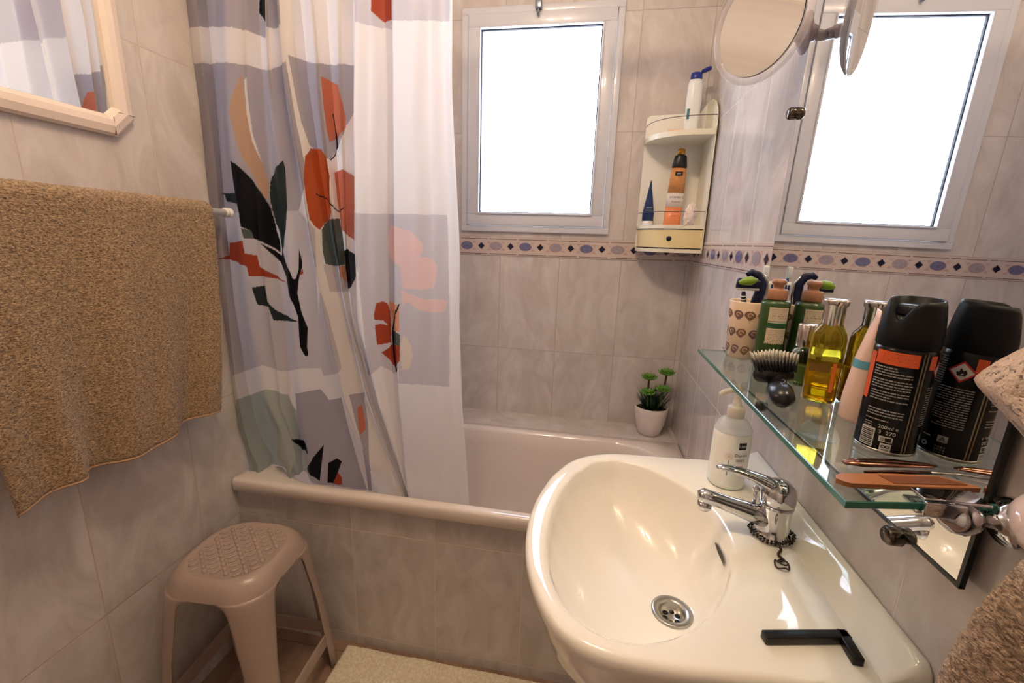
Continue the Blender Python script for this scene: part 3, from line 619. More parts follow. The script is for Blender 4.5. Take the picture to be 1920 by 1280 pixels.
# ================================================================== WASHBASIN
OUT = [(1.353, 0.897), (1.300, 0.884), (1.249, 0.876), (1.195, 0.871), (1.113, 0.867), (1.060, 0.861), (1.013, 0.842), (0.975, 0.807), (0.942, 0.739), (0.925, 0.668), (0.919, 0.611),
       (0.921, 0.555), (0.930, 0.505), (0.943, 0.469), (0.962, 0.431), (0.979, 0.410), (0.996, 0.397), (1.018, 0.388), (1.040, 0.385), (1.073, 0.384), (1.112, 0.385),
       (1.170, 0.390), (1.228, 0.395), (1.300, 0.400), (1.353, 0.404)]
INN = [(1.063, 0.828), (1.105, 0.822), (1.146, 0.799), (1.182, 0.763), (1.209, 0.720), (1.224, 0.673), (1.227, 0.621), (1.216, 0.568), (1.195, 0.518), (1.170, 0.478), (1.142, 0.449),
       (1.114, 0.427), (1.087, 0.414), (1.060, 0.409), (1.031, 0.411), (1.006, 0.423), (0.984, 0.443), (0.968, 0.474), (0.956, 0.516), (0.951, 0.570), (0.954, 0.630), (0.966, 0.692),
       (0.988, 0.754), (1.018, 0.802), (1.040, 0.820)]
SC = (1.10, 0.62)
def polar(poly, n, c, soft=3):
    """radius of a closed outline seen from c, smoothed"""
    out = []
    for k in range(n):
        a = 2 * PI * k / n; d = (math.cos(a), math.sin(a)); best = 0
        for i in range(len(poly)):
            x1, y1 = poly[i][0] - c[0], poly[i][1] - c[1]; x2, y2 = poly[(i + 1) % len(poly)][0] - c[0], poly[(i + 1) % len(poly)][1] - c[1]
            ex, ey = x2 - x1, y2 - y1; den = d[0] * ey - d[1] * ex
            if abs(den) < 1e-12: continue
            t = (x1 * ey - y1 * ex) / den; u = (x1 * d[1] - y1 * d[0]) / den
            if t > 0 and -1e-6 <= u <= 1 + 1e-6: best = max(best, t)
        out.append(best)
    return out
def smooth_r(r, it):
    n = len(r)
    for _ in range(it): r = [(r[i - 1] + 2 * r[i] + r[(i + 1) % n]) / 4 for i in range(n)]
    return r
NS = 160
ro = polar(OUT, NS, SC); ri = smooth_r(polar(INN, NS, SC), 6)
rs_ = smooth_r(ro, 6)
# keep the square back corners, smooth only the free front
ro2 = [a if SC[0] + a * math.cos(2 * PI * k / NS) > 1.25 else b for k, (a, b) in enumerate(zip(ro, rs_))]
DC = (1.152, 0.600, 0.668)
ZD = 0.800
bs = empty('washbasin', (1.13, 0.63, 0)); tag(bs, 'pale ceramic washbasin on a pedestal against the right wall', 'washbasin')
m = MB()
def P2(r, k, f=1.0): a = 2 * PI * k / NS; return SC[0] + r[k] * f * math.cos(a), SC[1] + r[k] * f * math.sin(a)
rg = []
for s in (0.0, 0.10, 0.18, 0.3, 0.42, 0.54, 0.65, 0.75, 0.83, 0.90, 0.95, 0.985):
    rr_ = []
    for k in range(NS):
        x, y = P2(ri, k, 0.985); a = 2 * PI * k / NS
        bx, by = DC[0] + 0.026 * math.cos(a), DC[1] + 0.026 * math.sin(a)
        g = 1 - (1 - s ** 2.0) ** 0.62
        rr_.append((bx + (x - bx) * s, by + (y - by) * s, DC[2] + (ZD - 0.006 - DC[2]) * g))
    rg.append(rr_)
def loft(f0, f1_, z, back=True):
    """f0: 0 = inner edge, 1 = outer edge (plus offset f1_)"""
    out = []
    for k in range(NS):
        r = ri[k] * (1 - f0) + ro2[k] * f0; a = 2 * PI * k / NS
        x, y = SC[0] + (r + f1_) * math.cos(a), SC[1] + (r + f1_) * math.sin(a)
        out.append((min(x, W - 0.001), y, z))
    return out
rg += [loft(0, -0.001, ZD - 0.004), loft(0, 0.003, ZD - 0.001), loft(0, 0.007, ZD)]
rg += [loft(0.5, 0, ZD), loft(1, -0.010, ZD), loft(1, -0.004, ZD - 0.0015), loft(1, 0, ZD - 0.006), loft(1, 0.0005, ZD - 0.016), loft(1, -0.004, ZD - 0.028), loft(1, -0.010, ZD - 0.045)]
for f, z in ((0.93, 0.715), (0.80, 0.670), (0.62, 0.640), (0.40, 0.628)):
    out = []
    for k in range(NS):
        a = 2 * PI * k / NS; x = SC[0] + ro2[k] * math.cos(a); y = SC[1] + ro2[k] * math.sin(a)
        cx, cy = 1.23, 0.63
        out.append((min(cx + (x - cx) * f, W - 0.001), cy + (y - cy) * f, z))
    rg.append(out)
m.rings(rg, cap0=False, cap1=True)
body_ = m.build('basin', CERAMIC, bs, (-1.13, -0.63, 0))
# upstand along the wall
m = MB()
prof = [(1.309, ZD - 0.002), (1.311, ZD + 0.001), (1.340, ZD + 0.0215), (1.3435, ZD + 0.0240), (1.349, ZD + 0.0265), (W - 0.001, ZD + 0.0268), (W - 0.001, ZD - 0.002)]
rr = []
for y, sc in ((0.409, 0.25), (0.412, 0.7), (0.420, 1.0), (0.55, 1), (0.75, 1), (0.878, 1.0), (0.886, 0.7), (0.890, 0.25)):
    rr.append([(x, y, ZD + (z - ZD) * sc) for x, z in prof])
m.rings(rr, cap0=True, cap1=True)
m.build('upstand', CERAMIC, bs, (-1.13, -0.63, 0))
m = MB(); m.lathe([(0.10, 0.0), (0.095, 0.02), (0.075, 0.10), (0.068, 0.30), (0.075, 0.50), (0.095, 0.63)], 40, sx=0.95, sy=1.1)
m.build('pedestal', CERAMIC, bs, (0.10, 0.0, 0))
# drain: flange, cup and strainer with holes
m = MB(); c = (DC[0] - 1.13, DC[1] - 0.63, DC[2] + 0.001)
m.lathe([(0.0001, -0.012), (0.0315, -0.011), (0.0315, 0.0015), (0.029, 0.003), (0.021, 0.0015), (0.019, -0.001), (0.018, -0.010), (0.0001, -0.010)], 36, c=c)
dn = m.build('drain', STEEL, bs)
m = MB()
for k in range(6):
    a = 2 * PI * k / 6 + 0.3; m.lathe([(0.0042, 0), (0.0001, 0.0004)], 14, c=(c[0] + 0.0105 * math.cos(a), c[1] + 0.0105 * math.sin(a), c[2] - 0.0096))
m.build('drain_holes', BLACKP, dn)
m = MB()
m.ball((0, 0, 0), 0.004, sx=1.0, sy=1, sz=1); 
me_ = MB()
kk = 2
vs_ = []
# overflow slot, a dark curved slit just below the inner edge near the tap
def bowl_pt(ang, s):
    k = ang / (2 * PI) * NS; k0 = int(math.floor(k)) % NS; f = k - math.floor(k)
    r = ri[k0] * (1 - f) + ri[(k0 + 1) % NS] * f
    x, y = SC[0] + r * 0.985 * math.cos(ang), SC[1] + r * 0.985 * math.sin(ang)
    bx, by = DC[0] + 0.026 * math.cos(ang), DC[1] + 0.026 * math.sin(ang)
    g = 1 - (1 - s ** 2.0) ** 0.62
    return Vector((bx + (x - bx) * s - 0.0016 * math.cos(ang), by + (y - by) * s - 0.0016 * math.sin(ang), DC[2] + (ZD - 0.006 - DC[2]) * g + 0.0012))
sl = MB(); up_, lo_ = [], []
for i in range(15):
    a = -0.14 + 0.46 * i / 14; e = math.sin(PI * i / 14) ** 0.6
    up_.append(bowl_pt(a, 0.940 + 0.012 * e)); lo_.append(bowl_pt(a, 0.940 - 0.018 * e))
n = 15; sl.add(up_ + lo_, [(i, i + 1, n + i + 1, n + i) for i in range(n - 1)], 0, True)
sl.build('overflow_slot', BLACKP, bs, (-1.13, -0.63, 0))

# tap
tp = empty('basin_tap', (1.290, 0.640, ZD)); tag(tp, 'chrome single-lever mixer tap standing on the washbasin', 'tap')
tilt = Matrix.Rotation(math.radians(0), 4, 'Y')
m = MB(); m.lathe([(0.027, 0), (0.028, 0.004), (0.025, 0.008), (0.0225, 0.012), (0.022, 0.045), (0.0235, 0.052), (0.0235, 0.055), (0.022, 0.056)], 36); m.build('tap_body', CHROME, tp)
m = MB(); m.tube([(-0.012, 0, 0.030), (-0.035, 0, 0.036), (-0.062, 0, 0.043), (-0.088, 0, 0.050), (-0.104, 0, 0.053), (-0.112, 0, 0.052)], [0.0175, 0.0145, 0.012, 0.0112, 0.0118, 0.008], 20)
m.lathe([(0.0095, 0), (0.0105, 0.003), (0.0105, 0.012)], 24, c=(-0.101, 0, 0.032)); 
sp_ = m.build('spout', CHROME, tp)
m = MB(); m.lathe([(0.0001, 0), (0.0085, 0.0005), (0.0085, 0.002)], 24, c=(-0.101, 0, 0.0305)); m.build('aerator', mat('aerator_grey', (120, 118, 112), 0.4, 0.8), sp_)
m = MB()
m.lathe([(0.0225, 0.057), (0.024, 0.060), (0.024, 0.072), (0.021, 0.083), (0.013, 0.091), (0.0001, 0.094)], 36)
m.tube([(0.004, 0, 0.078), (-0.018, 0, 0.087), (-0.040, 0, 0.096), (-0.062, 0, 0.102), (-0.082, 0, 0.1045), (-0.092, 0, 0.104)], [0.019, 0.017, 0.012, 0.0095, 0.0075, 0.004], 20, flat=0.55)
m.build('tap_lever', CHROME, tp)
m = MB(); m.tube([(-0.030, 0.004, 0.046), (-0.030, 0.004, 0.070)], 0.0028); m.ball((-0.030, 0.004, 0.073), 0.0055); m.build('pop_up_knob', CHROME, tp)
# bead chain wound round the foot of the tap, its ring lying on the basin
ch = MB(); CH = mat('tarnished_chain', (70, 62, 54), 0.35, 0.9)
pts = []
for k in range(80):
    a = 2 * PI * k / 36; r = 0.0295 + 0.0015 * math.sin(k * 1.7); pts.append((r * math.cos(a), r * math.sin(a), 0.004 + 0.0024 * (k // 27)))
for k in range(14):
    t = k / 13; pts.append((-0.002 - 0.006 * t + 0.003 * math.sin(t * 7), -0.030 - 0.030 * t, 0.004 if t > 0.1 else 0.008))
for p in pts: ch.ball(p, 0.0019, n=8)
ch.tube([(-0.012 + 0.009 * math.cos(a), -0.070 + 0.009 * math.sin(a), 0.003 + 0.002 * math.sin(3 * a)) for a in [2 * PI * k / 24 for k in range(24)]], 0.0012, 8, closed=True)
ch.tube([(-0.010 + 0.0055 * math.cos(a), -0.068 + 0.0055 * math.sin(a), 0.0055) for a in [2 * PI * k / 20 for k in range(20)]], 0.0011, 8, closed=True)
ch.build('plug_chain', CH, tp)

# black L-shaped plastic piece lying on the basin
m = MB()
def bar(m, p, q, w, h, mi=0):
    p, q = Vector(p), Vector(q); d = (q - p); L_ = d.length; ang = math.atan2(d.y, d.x)
    m.box((L_ / 2, 0, 0), (L_ + w, w, h), 0.0015, mi, Matrix.Translation(p) @ Matrix.Rotation(ang, 4, 'Z'))
bar(m, (1.212, 0.440, ZD + 0.0055), (1.297, 0.458, ZD + 0.0055), 0.011, 0.010)
bar(m, (1.297, 0.458, ZD + 0.0055), (1.296, 0.432, ZD + 0.0055), 0.011, 0.010)
bl = m.build('bent_bar', BLACKP); tag(bl, 'black L-shaped plastic bar lying on the washbasin', 'plastic bar')

# soap dispenser
so = empty('soap_dispenser', (1.266, 0.788, ZD)); tag(so, 'clear pump bottle of white liquid soap on the washbasin', 'soap dispenser')
CLEARP = mat('clear_bottle', (240, 238, 236), 0.08, alpha=0.45)
SOAP = mat('milky_soap', (250, 248, 242), 0.25, sss=0.3)
m = MB(); m.lathe([(0.028, 0.0), (0.0312, 0.003), (0.0322, 0.010), (0.0322, 0.098), (0.0312, 0.106), (0.0285, 0.108)], 40); 
m.build('soap', SOAP, so)
m = MB(); m.lathe([(0.0285, 0.1082), (0.0318, 0.1075), (0.0318, 0.110), (0.0265, 0.121), (0.019, 0.129), (0.0135, 0.133), (0.0135, 0.136)], 40); m.build('bottle_shoulder', CLEARP, so)
m = MB(); m.lathe([(0.0145, 0.132), (0.0145, 0.150), (0.012, 0.152), (0.0075, 0.154), (0.0075, 0.160), (0.0055, 0.160), (0.0055, 0.176), (0.008, 0.177), (0.008, 0.184), (0.004, 0.187), (0.0001, 0.187)], 28)
m.tube([(0, 0, 0.181), (-0.015, -0.003, 0.182), (-0.028, -0.006, 0.178), (-0.033, -0.007, 0.173)], [0.0062, 0.0055, 0.0045, 0.0035], 14)
m.build('pump', mat('pump_cream', (238, 226, 212), 0.35), so)
m = MB(); LM = [mat('label_black', (24, 22, 24), 0.4), mat('label_grey_print', (120, 116, 116), 0.5), mat('label_gold', (206, 166, 106), 0.45), mat('label_white', (236, 234, 230), 0.45)]
w_ = Wrap(m, 0.0322, math.atan2(-0.788, -0.282))
w_.rect(0.014, 0.082, 0.028, 0.095, 0); w_.text('cien', 0.008, 0.021, 0.0862, 3)
w_.text('Derma', 0.0085, 0.021, 0.068, 0); w_.lines(0.012, 0.030, 0.063, 2, 0.003, 0.0012, 1, 4); w_.lines(0.012, 0.026, 0.05, 3, 0.0035, 0.0012, 1, 5)
for a in range(7):
    ca, sa2 = math.cos(a * 0.9), math.sin(a * 0.9)
    vv = [(0.0035 * ca + 0.0035 * math.cos(t), 0.067 + 0.0035 * sa2 + 0.0035 * math.sin(t)) for t in [2 * PI * i / 12 for i in range(12)]]
    w_.put((vv, [(i, (i + 1) % 12, (i + 2) % 12) for i in range(0, 12, 2)]), 2)
w_.rect(0.0, 0.030, 0.0012, 0.060, 1); w_.rect(-0.004, 0.044, 0.0, 0.0455, 2)
m.build('label', LM, so)

# ================================================================== BIG MIRROR
MY0, MY1, MZ0, MZ1 = 0.401, 0.935, 0.930, 1.95
XM = W - 0.0125
def mx_(y, z): return XM - 0.0123 * (y - 0.7) + 0.0104 * (z - 1.2)     # the glass leans very slightly
mr = empty('wall_mirror', (W, (MY0 + MY1) / 2, MZ0)); tag(mr, 'large frameless mirror on the right wall above the glass shelf', 'mirror')
def mslab(m, y0, y1, z0, z1, dx0, dx1, mi=0):
    v = [(mx_(y, z) + dx, y, z) for dx in (dx0, dx1) for y, z in ((y0, z0), (y1, z0), (y1, z1), (y0, z1))]
    m.add(v, [(3, 2, 1, 0), (4, 5, 6, 7), (0, 1, 5, 4), (1, 2, 6, 5), (2, 3, 7, 6), (3, 0, 4, 7)], mi, False)
m = MB()
a_, b_ = MY0 + 0.004, MY1 - 0.003
m.add([(mx_(y, z), y, z) for y, z in ((a_, MZ0 + 0.004), (b_, MZ0 + 0.004), (b_, MZ1), (a_, MZ1))], [(3, 2, 1, 0)], 0, False)
m.build('silvered_glass', MIRROR, mr)
m = MB()
mslab(m, MY0, MY1, MZ0, MZ1, 0.0008, 0.0038)
mslab(m, MY0, MY0 + 0.004, MZ0, MZ1, -0.0012, 0.0010); mslab(m, MY0, MY1, MZ0, MZ0 + 0.004, -0.0012, 0.0010)
m.build('mirror_backing', DARKEDGE, mr)
for o_ in mr.children: o_.location = (-W, -(MY0 + MY1) / 2, -MZ0)
for nm, y, z in (('mirror_clip', 0.939, 1.472), ('mirror_clip', 0.480, 0.926), ('mirror_clip', 0.86, 0.926)):
    m = MB(); R90 = Matrix.Translation((W, y, z)) @ Matrix.Rotation(-PI / 2, 4, 'Y')
    m.lathe([(0.0001, 0.026), (0.008, 0.026), (0.0105, 0.023), (0.0105, 0.012), (0.007, 0.010), (0.007, 0.0)], 24, M=R90)
    m.build(nm, mat('dark_chrome', (96, 88, 80), 0.2, 1.0), mr, (-W, -(MY0 + MY1) / 2, -MZ0))

# ================================================================== MAGNIFYING MIRROR
mg = empty('magnifying_mirror', (W, 0.955, 1.62)); tag(mg, 'round magnifying mirror with clear plastic rim on a wall arm', 'mirror')
CLEAR = mat('clear_acrylic', (226, 218, 224), 0.08, alpha=0.28, coat=0.5)
ctr = Vector((1.258, 0.945, 1.622)) - Vector((W, 0.955, 1.62))
nrm = Vector((-0.815, -0.575, -0.08)).normalized()
Q = nrm.to_track_quat('Z', 'Y').to_matrix().to_4x4(); MM = Matrix.Translation(ctr) @ Q
RD = 0.096
m = MB(); m.lathe([(0.0004 + (RD - 0.0144) * i / 24, -0.0012 + 0.0022 * (i / 24) ** 2) for i in range(25)][::-1] + [(0.0001, -0.0012)], 64, M=MM, caps=False); m.build('mirror_glass', MIRROR, mg)
m = MB(); m.lathe([(RD - 0.0135, -0.002), (RD - 0.012, 0.0015), (RD - 0.008, 0.0025), (RD - 0.002, 0.0022), (RD, 0.0), (RD - 0.001, -0.008), (RD - 0.005, -0.012), (RD - 0.0115, -0.010), (RD - 0.0135, -0.002)], 56, M=MM, caps=False); m.build('clear_rim', CLEAR, mg)
m = MB(); m.lathe([(0.0001, -0.0215), (0.03, -0.0205), (0.055, -0.0170), (0.072, -0.0110), (RD - 0.0135, -0.004), (RD - 0.0142, -0.002)], 56, M=MM, caps=False); m.build('back_shell', mat('grey_shell', (112, 120, 130), 0.18, 0.5), mg)
bk = ctr - nrm * 0.030
m = MB(); m.tube([bk + Vector((0, 0, -0.01)), bk + Vector((0.02, 0.006, -0.014)), Vector((-0.050, 0.012, -0.012)), Vector((-0.022, 0.006, -0.010))], [0.011, 0.009, 0.008, 0.010], 14)
m.ball(bk + Vector((0.003, 0, -0.01)), 0.012)
m.build('arm', mat('frosted_arm', (196, 178, 178), 0.2, alpha=0.8), mg)
m = MB(); R90 = Matrix.Translation((0, 0.004, -0.010)) @ Matrix.Rotation(-PI / 2, 4, 'Y')
m.lathe([(0.034, 0.007), (0.035, 0.010), (0.030, 0.016), (0.016, 0.022), (0.012, 0.030), (0.0001, 0.031)], 32, M=R90, sx=1.0, sy=0.62)
m.build('suction_base', mat('frosted_base', (206, 184, 190), 0.2, alpha=0.7), mg)

# ================================================================== GLASS SHELF
SZ = 1.0240
GLS = mat('shelf_glass', (226, 242, 236), 0.02, trans=1.0, ior=1.45); GEDGE = mat('green_glass_edge', (62, 140, 124), 0.12, trans=0.35, ior=1.5)
sh = empty('glass_shelf', (1.28, 0.65, SZ)); tag(sh, 'clear glass wall shelf with green edge below the mirror', 'shelf')
quad = [(1.212, 0.367), (1.3455, 0.392), (1.3455, 0.918), (1.220, 0.914)]
def inset(q_, d):
    cx, cy = sum(p[0] for p in q_) / 4, sum(p[1] for p in q_) / 4
    return [(p[0] + (d if p[0] < cx else -d), p[1] + (d if p[1] < cy else -d)) for p in q_]
q0 = inset(quad, 0.0008)
m = MB(); rr = [[(x - 1.28, y - 0.65, z) for x, y in q_] for q_, z in ((q0, -0.0070), (quad, -0.0062), (quad, -0.0008), (q0, 0.0))]
vs_ = [p for r in rr for p in r]
m.add(vs_, [(3, 2, 1, 0), (12, 13, 14, 15)], 0, False)
m.add(vs_, [(4 * i + k, 4 * i + (k + 1) % 4, 4 * i + 4 + (k + 1) % 4, 4 * i + 4 + k) for i in range(3) for k in range(4)], 1, False)
# weld so the sheet is one closed solid
o_ = m.build('glass_sheet', [GLS, GEDGE], sh)
bm = bmesh.new(); bm.from_mesh(o_.data); bmesh.ops.remove_doubles(bm, verts=bm.verts, dist=1e-5); bmesh.ops.recalc_face_normals(bm, faces=bm.faces); bm.to_mesh(o_.data); bm.free()
PORC = mat('white_porcelain', (236, 214, 206), 0.08, coat=0.5)
def bracket(y, near):
    e = empty('shelf_bracket', (W, y, SZ - 0.012))
    m = MB(); Rx = Matrix.Rotation(-PI / 2, 4, 'Y')      # local z of the lathe points away from the wall
    m.lathe([(0.020, 0.0), (0.022, 0.003), (0.020, 0.010), (0.012, 0.014), (0.0065, 0.018), (0.0055, 0.026), (0.007, 0.029), (0.012, 0.034), (0.0150, 0.042), (0.0135, 0.050), (0.008, 0.056), (0.003, 0.060), (0.003, 0.066), (0.0001, 0.067)], 32, M=Rx)
    m.build('bracket_arm', CHROME, e)
    m = MB(); m.box((-0.050 if near else -0.062, 0.012 if near else -0.004, 0.0145), (0.050 if near else 0.040, 0.032 if near else 0.022, 0.0030), 0.001); m.box((-0.062, 0.004 if near else -0.004, 0.0030), (0.036, 0.018, 0.0030), 0.001)
    m.box((-0.062, -0.008 if near else 0.008, 0.0088), (0.030, 0.0035, 0.0125), 0.001)
    m.build('glass_clamp', CHROME, e)
    return e
b1 = bracket(0.384, True); tag(b1, 'chrome shelf bracket at the near end of the glass shelf', 'shelf bracket', 'brackets of the glass shelf')
m = MB(); Rx = Matrix.Rotation(-PI / 2, 4, 'Y')
m.lathe([(0.026, 0.0), (0.028, 0.006), (0.027, 0.014), (0.021, 0.022), (0.010, 0.027), (0.0001, 0.028)], 36, M=Rx)
pb = m.build('porcelain_rosette', PORC, None, (W, 0.352, 1.030)); tag(pb, 'white porcelain rosette on the wall beside the near shelf bracket', 'rosette')
b2 = bracket(0.925, False); tag(b2, 'chrome shelf bracket at the far end of the glass shelf', 'shelf bracket', 'brackets of the glass shelf')

# ================================================================== THINGS ON THE GLASS SHELF
S0 = SZ + 0.0003
def facing(x, y): return math.atan2(0 - y, 0.984 - x)
# toothbrush cup
cu = empty('toothbrush_cup', (1.297, 0.880, S0)); tag(cu, 'cream cup with brown shell pattern at the far end of the glass shelf', 'cup')
CUPM = mat('cup_cream', (232, 204, 176), 0.3); SHELLM = [CUPM, mat('shell_brown', (132, 96, 78), 0.5), mat('shell_violet', (120, 92, 96), 0.5), mat('shell_ochre', (196, 150, 100), 0.5)]
m = MB(); pr_ = [(0.031, 0.0), (0.033, 0.002), (0.0385, 0.106), (0.0375, 0.108), (0.0355, 0.106), (0.0315, 0.006), (0.0001, 0.005)]
m.lathe(pr_, 44)
cr = lambda v: 0.033 + 0.0055 * v / 0.106
w_ = Wrap(m, 0.036, facing(1.292, 0.88), rf=cr)
rng = random.Random(3)
for row, v0 in enumerate((0.018, 0.050, 0.084)):
    for cI in range(-5, 6):
        u0 = cI * 0.0205 + (0.010 if row % 2 else 0) + rng.uniform(-0.001, 0.001)
        mi = 1 + (cI + row) % 2
        # spiral shell: a rounded whorl with a paler line
        vv = [(0, 0)] + [((0.0075 + 0.0018 * math.sin(2 * t + row)) * math.cos(t), (0.0085 + 0.0012 * math.sin(3 * t)) * math.sin(t)) for t in [2 * PI * i / 18 for i in range(18)]]
        w_.put((vv, [(0, 1 + i, 1 + (i + 1) % 18) for i in range(18)]), mi, u0, v0)
        for r0 in (0.0055, 0.0028):
            pts = [(r0 * (1 - 0.04 * i) * math.cos(0.5 * i), r0 * (1 - 0.04 * i) * math.sin(0.5 * i)) for i in range(12)]
            vv, ff = [], []
            for i, (a, b_) in enumerate(pts): vv += [(a, b_), (a * 0.72, b_ * 0.72)]
            for i in range(11): ff.append((2 * i, 2 * i + 2, 2 * i + 3, 2 * i + 1))
            w_.put((vv, ff), 0 if r0 > 0.004 else 3, u0, v0, 0.0002)
m.build('cup_body', SHELLM, cu)

def toparr(p0, p1, rads, n=12, M=None): pass
NAVY = mat('navy_grip', (18, 24, 62), 0.4); GRNL = mat('lime_rubber', (126, 160, 44), 0.45); SILV = mat('razor_silver', (190, 192, 196), 0.2, 0.9); WHT = mat('glossy_white', (238, 238, 238), 0.3)
# razor with lime and navy head
rz = empty('safety_razor', (1.295, 0.872, S0 + 0.008)); tag(rz, 'navy razor with lime green head standing in the shell cup', 'razor', 'razors in the shell cup')
m = MB(); m.tube([(-0.004, 0, 0), (-0.010, -0.004, 0.04), (-0.016, -0.008, 0.08), (-0.022, -0.012, 0.11), (-0.0235, -0.013, 0.118)], [0.004, 0.005, 0.0055, 0.0042, 0.0035], 12); m.build('handle', NAVY, rz)
m = MB(); m.tube([(-0.0225, -0.0125, 0.109), (-0.0228, -0.0127, 0.111)], 0.0052, 12); m.tube([(-0.0215, -0.012, 0.104), (-0.0218, -0.0122, 0.1055)], 0.0055, 12); m.build('grip_rings', WHT, rz)
m = MB(); m.box((0, 0, 0), (0.040, 0.012, 0.020), 0.004, 0, Matrix.Translation((-0.018, -0.014, 0.132)) @ Matrix.Rotation(0.1, 4, 'Y')); hdm = m.build('head', NAVY, rz)
m = MB(); m.tube([(-0.036, -0.021, 0.1345), (-0.028, -0.0225, 0.1375), (-0.016, -0.023, 0.139), (-0.006, -0.0215, 0.141)], [0.003, 0.007, 0.008, 0.003], 12); m.build('lime_pad', GRNL, hdm)
m = MB(); m.box((-0.019, -0.0195, 0.1235), (0.038, 0.004, 0.004), 0.001); m.build('blade_strip', mat('blade_strip', (206, 204, 196), 0.3), hdm)
# second, curved navy razor handle
r2 = empty('safety_razor', (1.300, 0.880, S0 + 0.008)); tag(r2, 'navy curved razor with silver edge line, leaning in the shell cup', 'razor', 'razors in the shell cup')
m = MB(); cv = [(-0.006, 0.002, 0.0), (-0.004, 0, 0.05), (0.001, -0.003, 0.09), (0.006, -0.004, 0.115), (0.006, -0.004, 0.135), (-0.002, -0.004, 0.149), (-0.014, -0.004, 0.153), (-0.022, -0.004, 0.148)]
m.tube(cv, [0.006, 0.007, 0.010, 0.010, 0.0085, 0.0075, 0.0065, 0.004], 16, flat=0.7); m.build('handle', NAVY, r2)
m = MB(); m.tube([(p[0] + 0.009, p[1] - 0.004, p[2] + 0.002) for p in cv[2:6]], 0.0016, 8); m.build('silver_edge', SILV, r2)
# toothpaste tube
tt = empty('toothpaste_tube', (1.318, 0.876, S0 + 0.008)); tag(tt, 'white and silver toothpaste tube leaning in the shell cup', 'toothpaste tube')
m = MB(); rr = []
for t, rx, ry in ((0.0, 0.006, 0.006), (0.015, 0.010, 0.009), (0.09, 0.0115, 0.006), (0.132, 0.013, 0.0012), (0.138, 0.013, 0.0010)):
    rr.append([(rx * math.cos(a) + 0.10 * t, ry * math.sin(a), t) for a in [2 * PI * i / 24 for i in range(24)]])
m.rings(rr, cap0=True, cap1=True); t_o = m.build('tube_body', WHT, tt)
m = MB()
for i, u in enumerate((-0.006, -0.001, 0.005)):
    m.box((u + 0.0115, -0.0038, 0.115), (0.0028, 0.0012, 0.036), 0, 0)
m.build('printed_stripes', mat('stripe_navy', (44, 58, 110), 0.4), t_o)
# toothbrush, blue and red
tbm = empty('toothbrush', (1.305, 0.898, S0 + 0.008)); tag(tbm, 'thin blue and red toothbrush handle in the shell cup', 'toothbrush')
m = MB(); m.tube([(0, 0, 0), (0.004, 0, 0.06), (0.008, 0, 0.10)], [0.0035, 0.004, 0.003], 10); m.build('red_handle', mat('brush_red', (196, 60, 50), 0.35), tbm)
m = MB(); m.tube([(0.008, 0, 0.10), (0.012, 0, 0.145)], [0.0032, 0.002], 10); m.build('blue_neck', mat('brush_blue', (40, 110, 180), 0.35), tbm)
m = MB(); m.box((0.0125, -0.004, 0.155), (0.010, 0.006, 0.022), 0.002); m.build('bristles', mat('bristle_white', (226, 230, 232), 0.7), tbm)

# green bottle with brown cap
gb = empty('shampoo_bottle', (1.311, 0.812, S0)); tag(gb, 'dark green bottle with brown cap and printed back label on the glass shelf', 'bottle')
GREEN = mat('green_bottle', (52, 78, 36), 0.22, coat=0.3)
m = MB(); m.lathe([(0.020, 0), (0.0235, 0.003), (0.024, 0.008), (0.0225, 0.060), (0.0225, 0.112), (0.021, 0.117), (0.012, 0.119), (0.010, 0.122)], 40); m.build('bottle_body', GREEN, gb)
CAPW = mat('brown_cap', (164, 114, 82), 0.4)
m = MB(); m.lathe([(0.0150, 0.1195), (0.0155, 0.121), (0.0155, 0.136), (0.014, 0.1375), (0.0085, 0.138), (0.0075, 0.141), (0.0085, 0.145), (0.0115, 0.148), (0.0115, 0.152), (0.008, 0.1545), (0.0001, 0.155)], 32); m.build('cap', CAPW, gb)
m = MB(); w_ = Wrap(m, 0.0226, facing(1.311, 0.812) + 0.30)
w_.rect(-0.0145, 0.012, 0.0175, 0.108, 0)
w_.rect(-0.0125, 0.104, 0.016, 0.1045, 1, 0.0001); w_.lines(-0.0125, 0.0155, 0.102, 4, 0.0038, 0.0017, 1, 11)
w_.rect(-0.0145, 0.072, 0.0175, 0.0815, 2, 0.0001); w_.lines(-0.012, 0.015, 0.0792, 2, 0.0036, 0.0012, 0, 12)
w_.rect(-0.0145, 0.0835, 0.0175, 0.0845, 2, 0.0001)
w_.lines(-0.0125, 0.0155, 0.069, 8, 0.0032, 0.0016, 1, 13); w_.lines(-0.0125, 0.0065, 0.0425, 7, 0.0034, 0.0018, 1, 14)
for k in range(9): w_.rect(0.0080, 0.022 + k * 0.0024, 0.0150, 0.0234 + k * 0.0024, 3, 0.0001)
m.build('back_label', [mat('label_kraft', (214, 196, 170), 0.55), mat('label_brown_print', (112, 92, 78), 0.55), mat('label_green_band', (44, 92, 56), 0.5), BLACKP], gb)

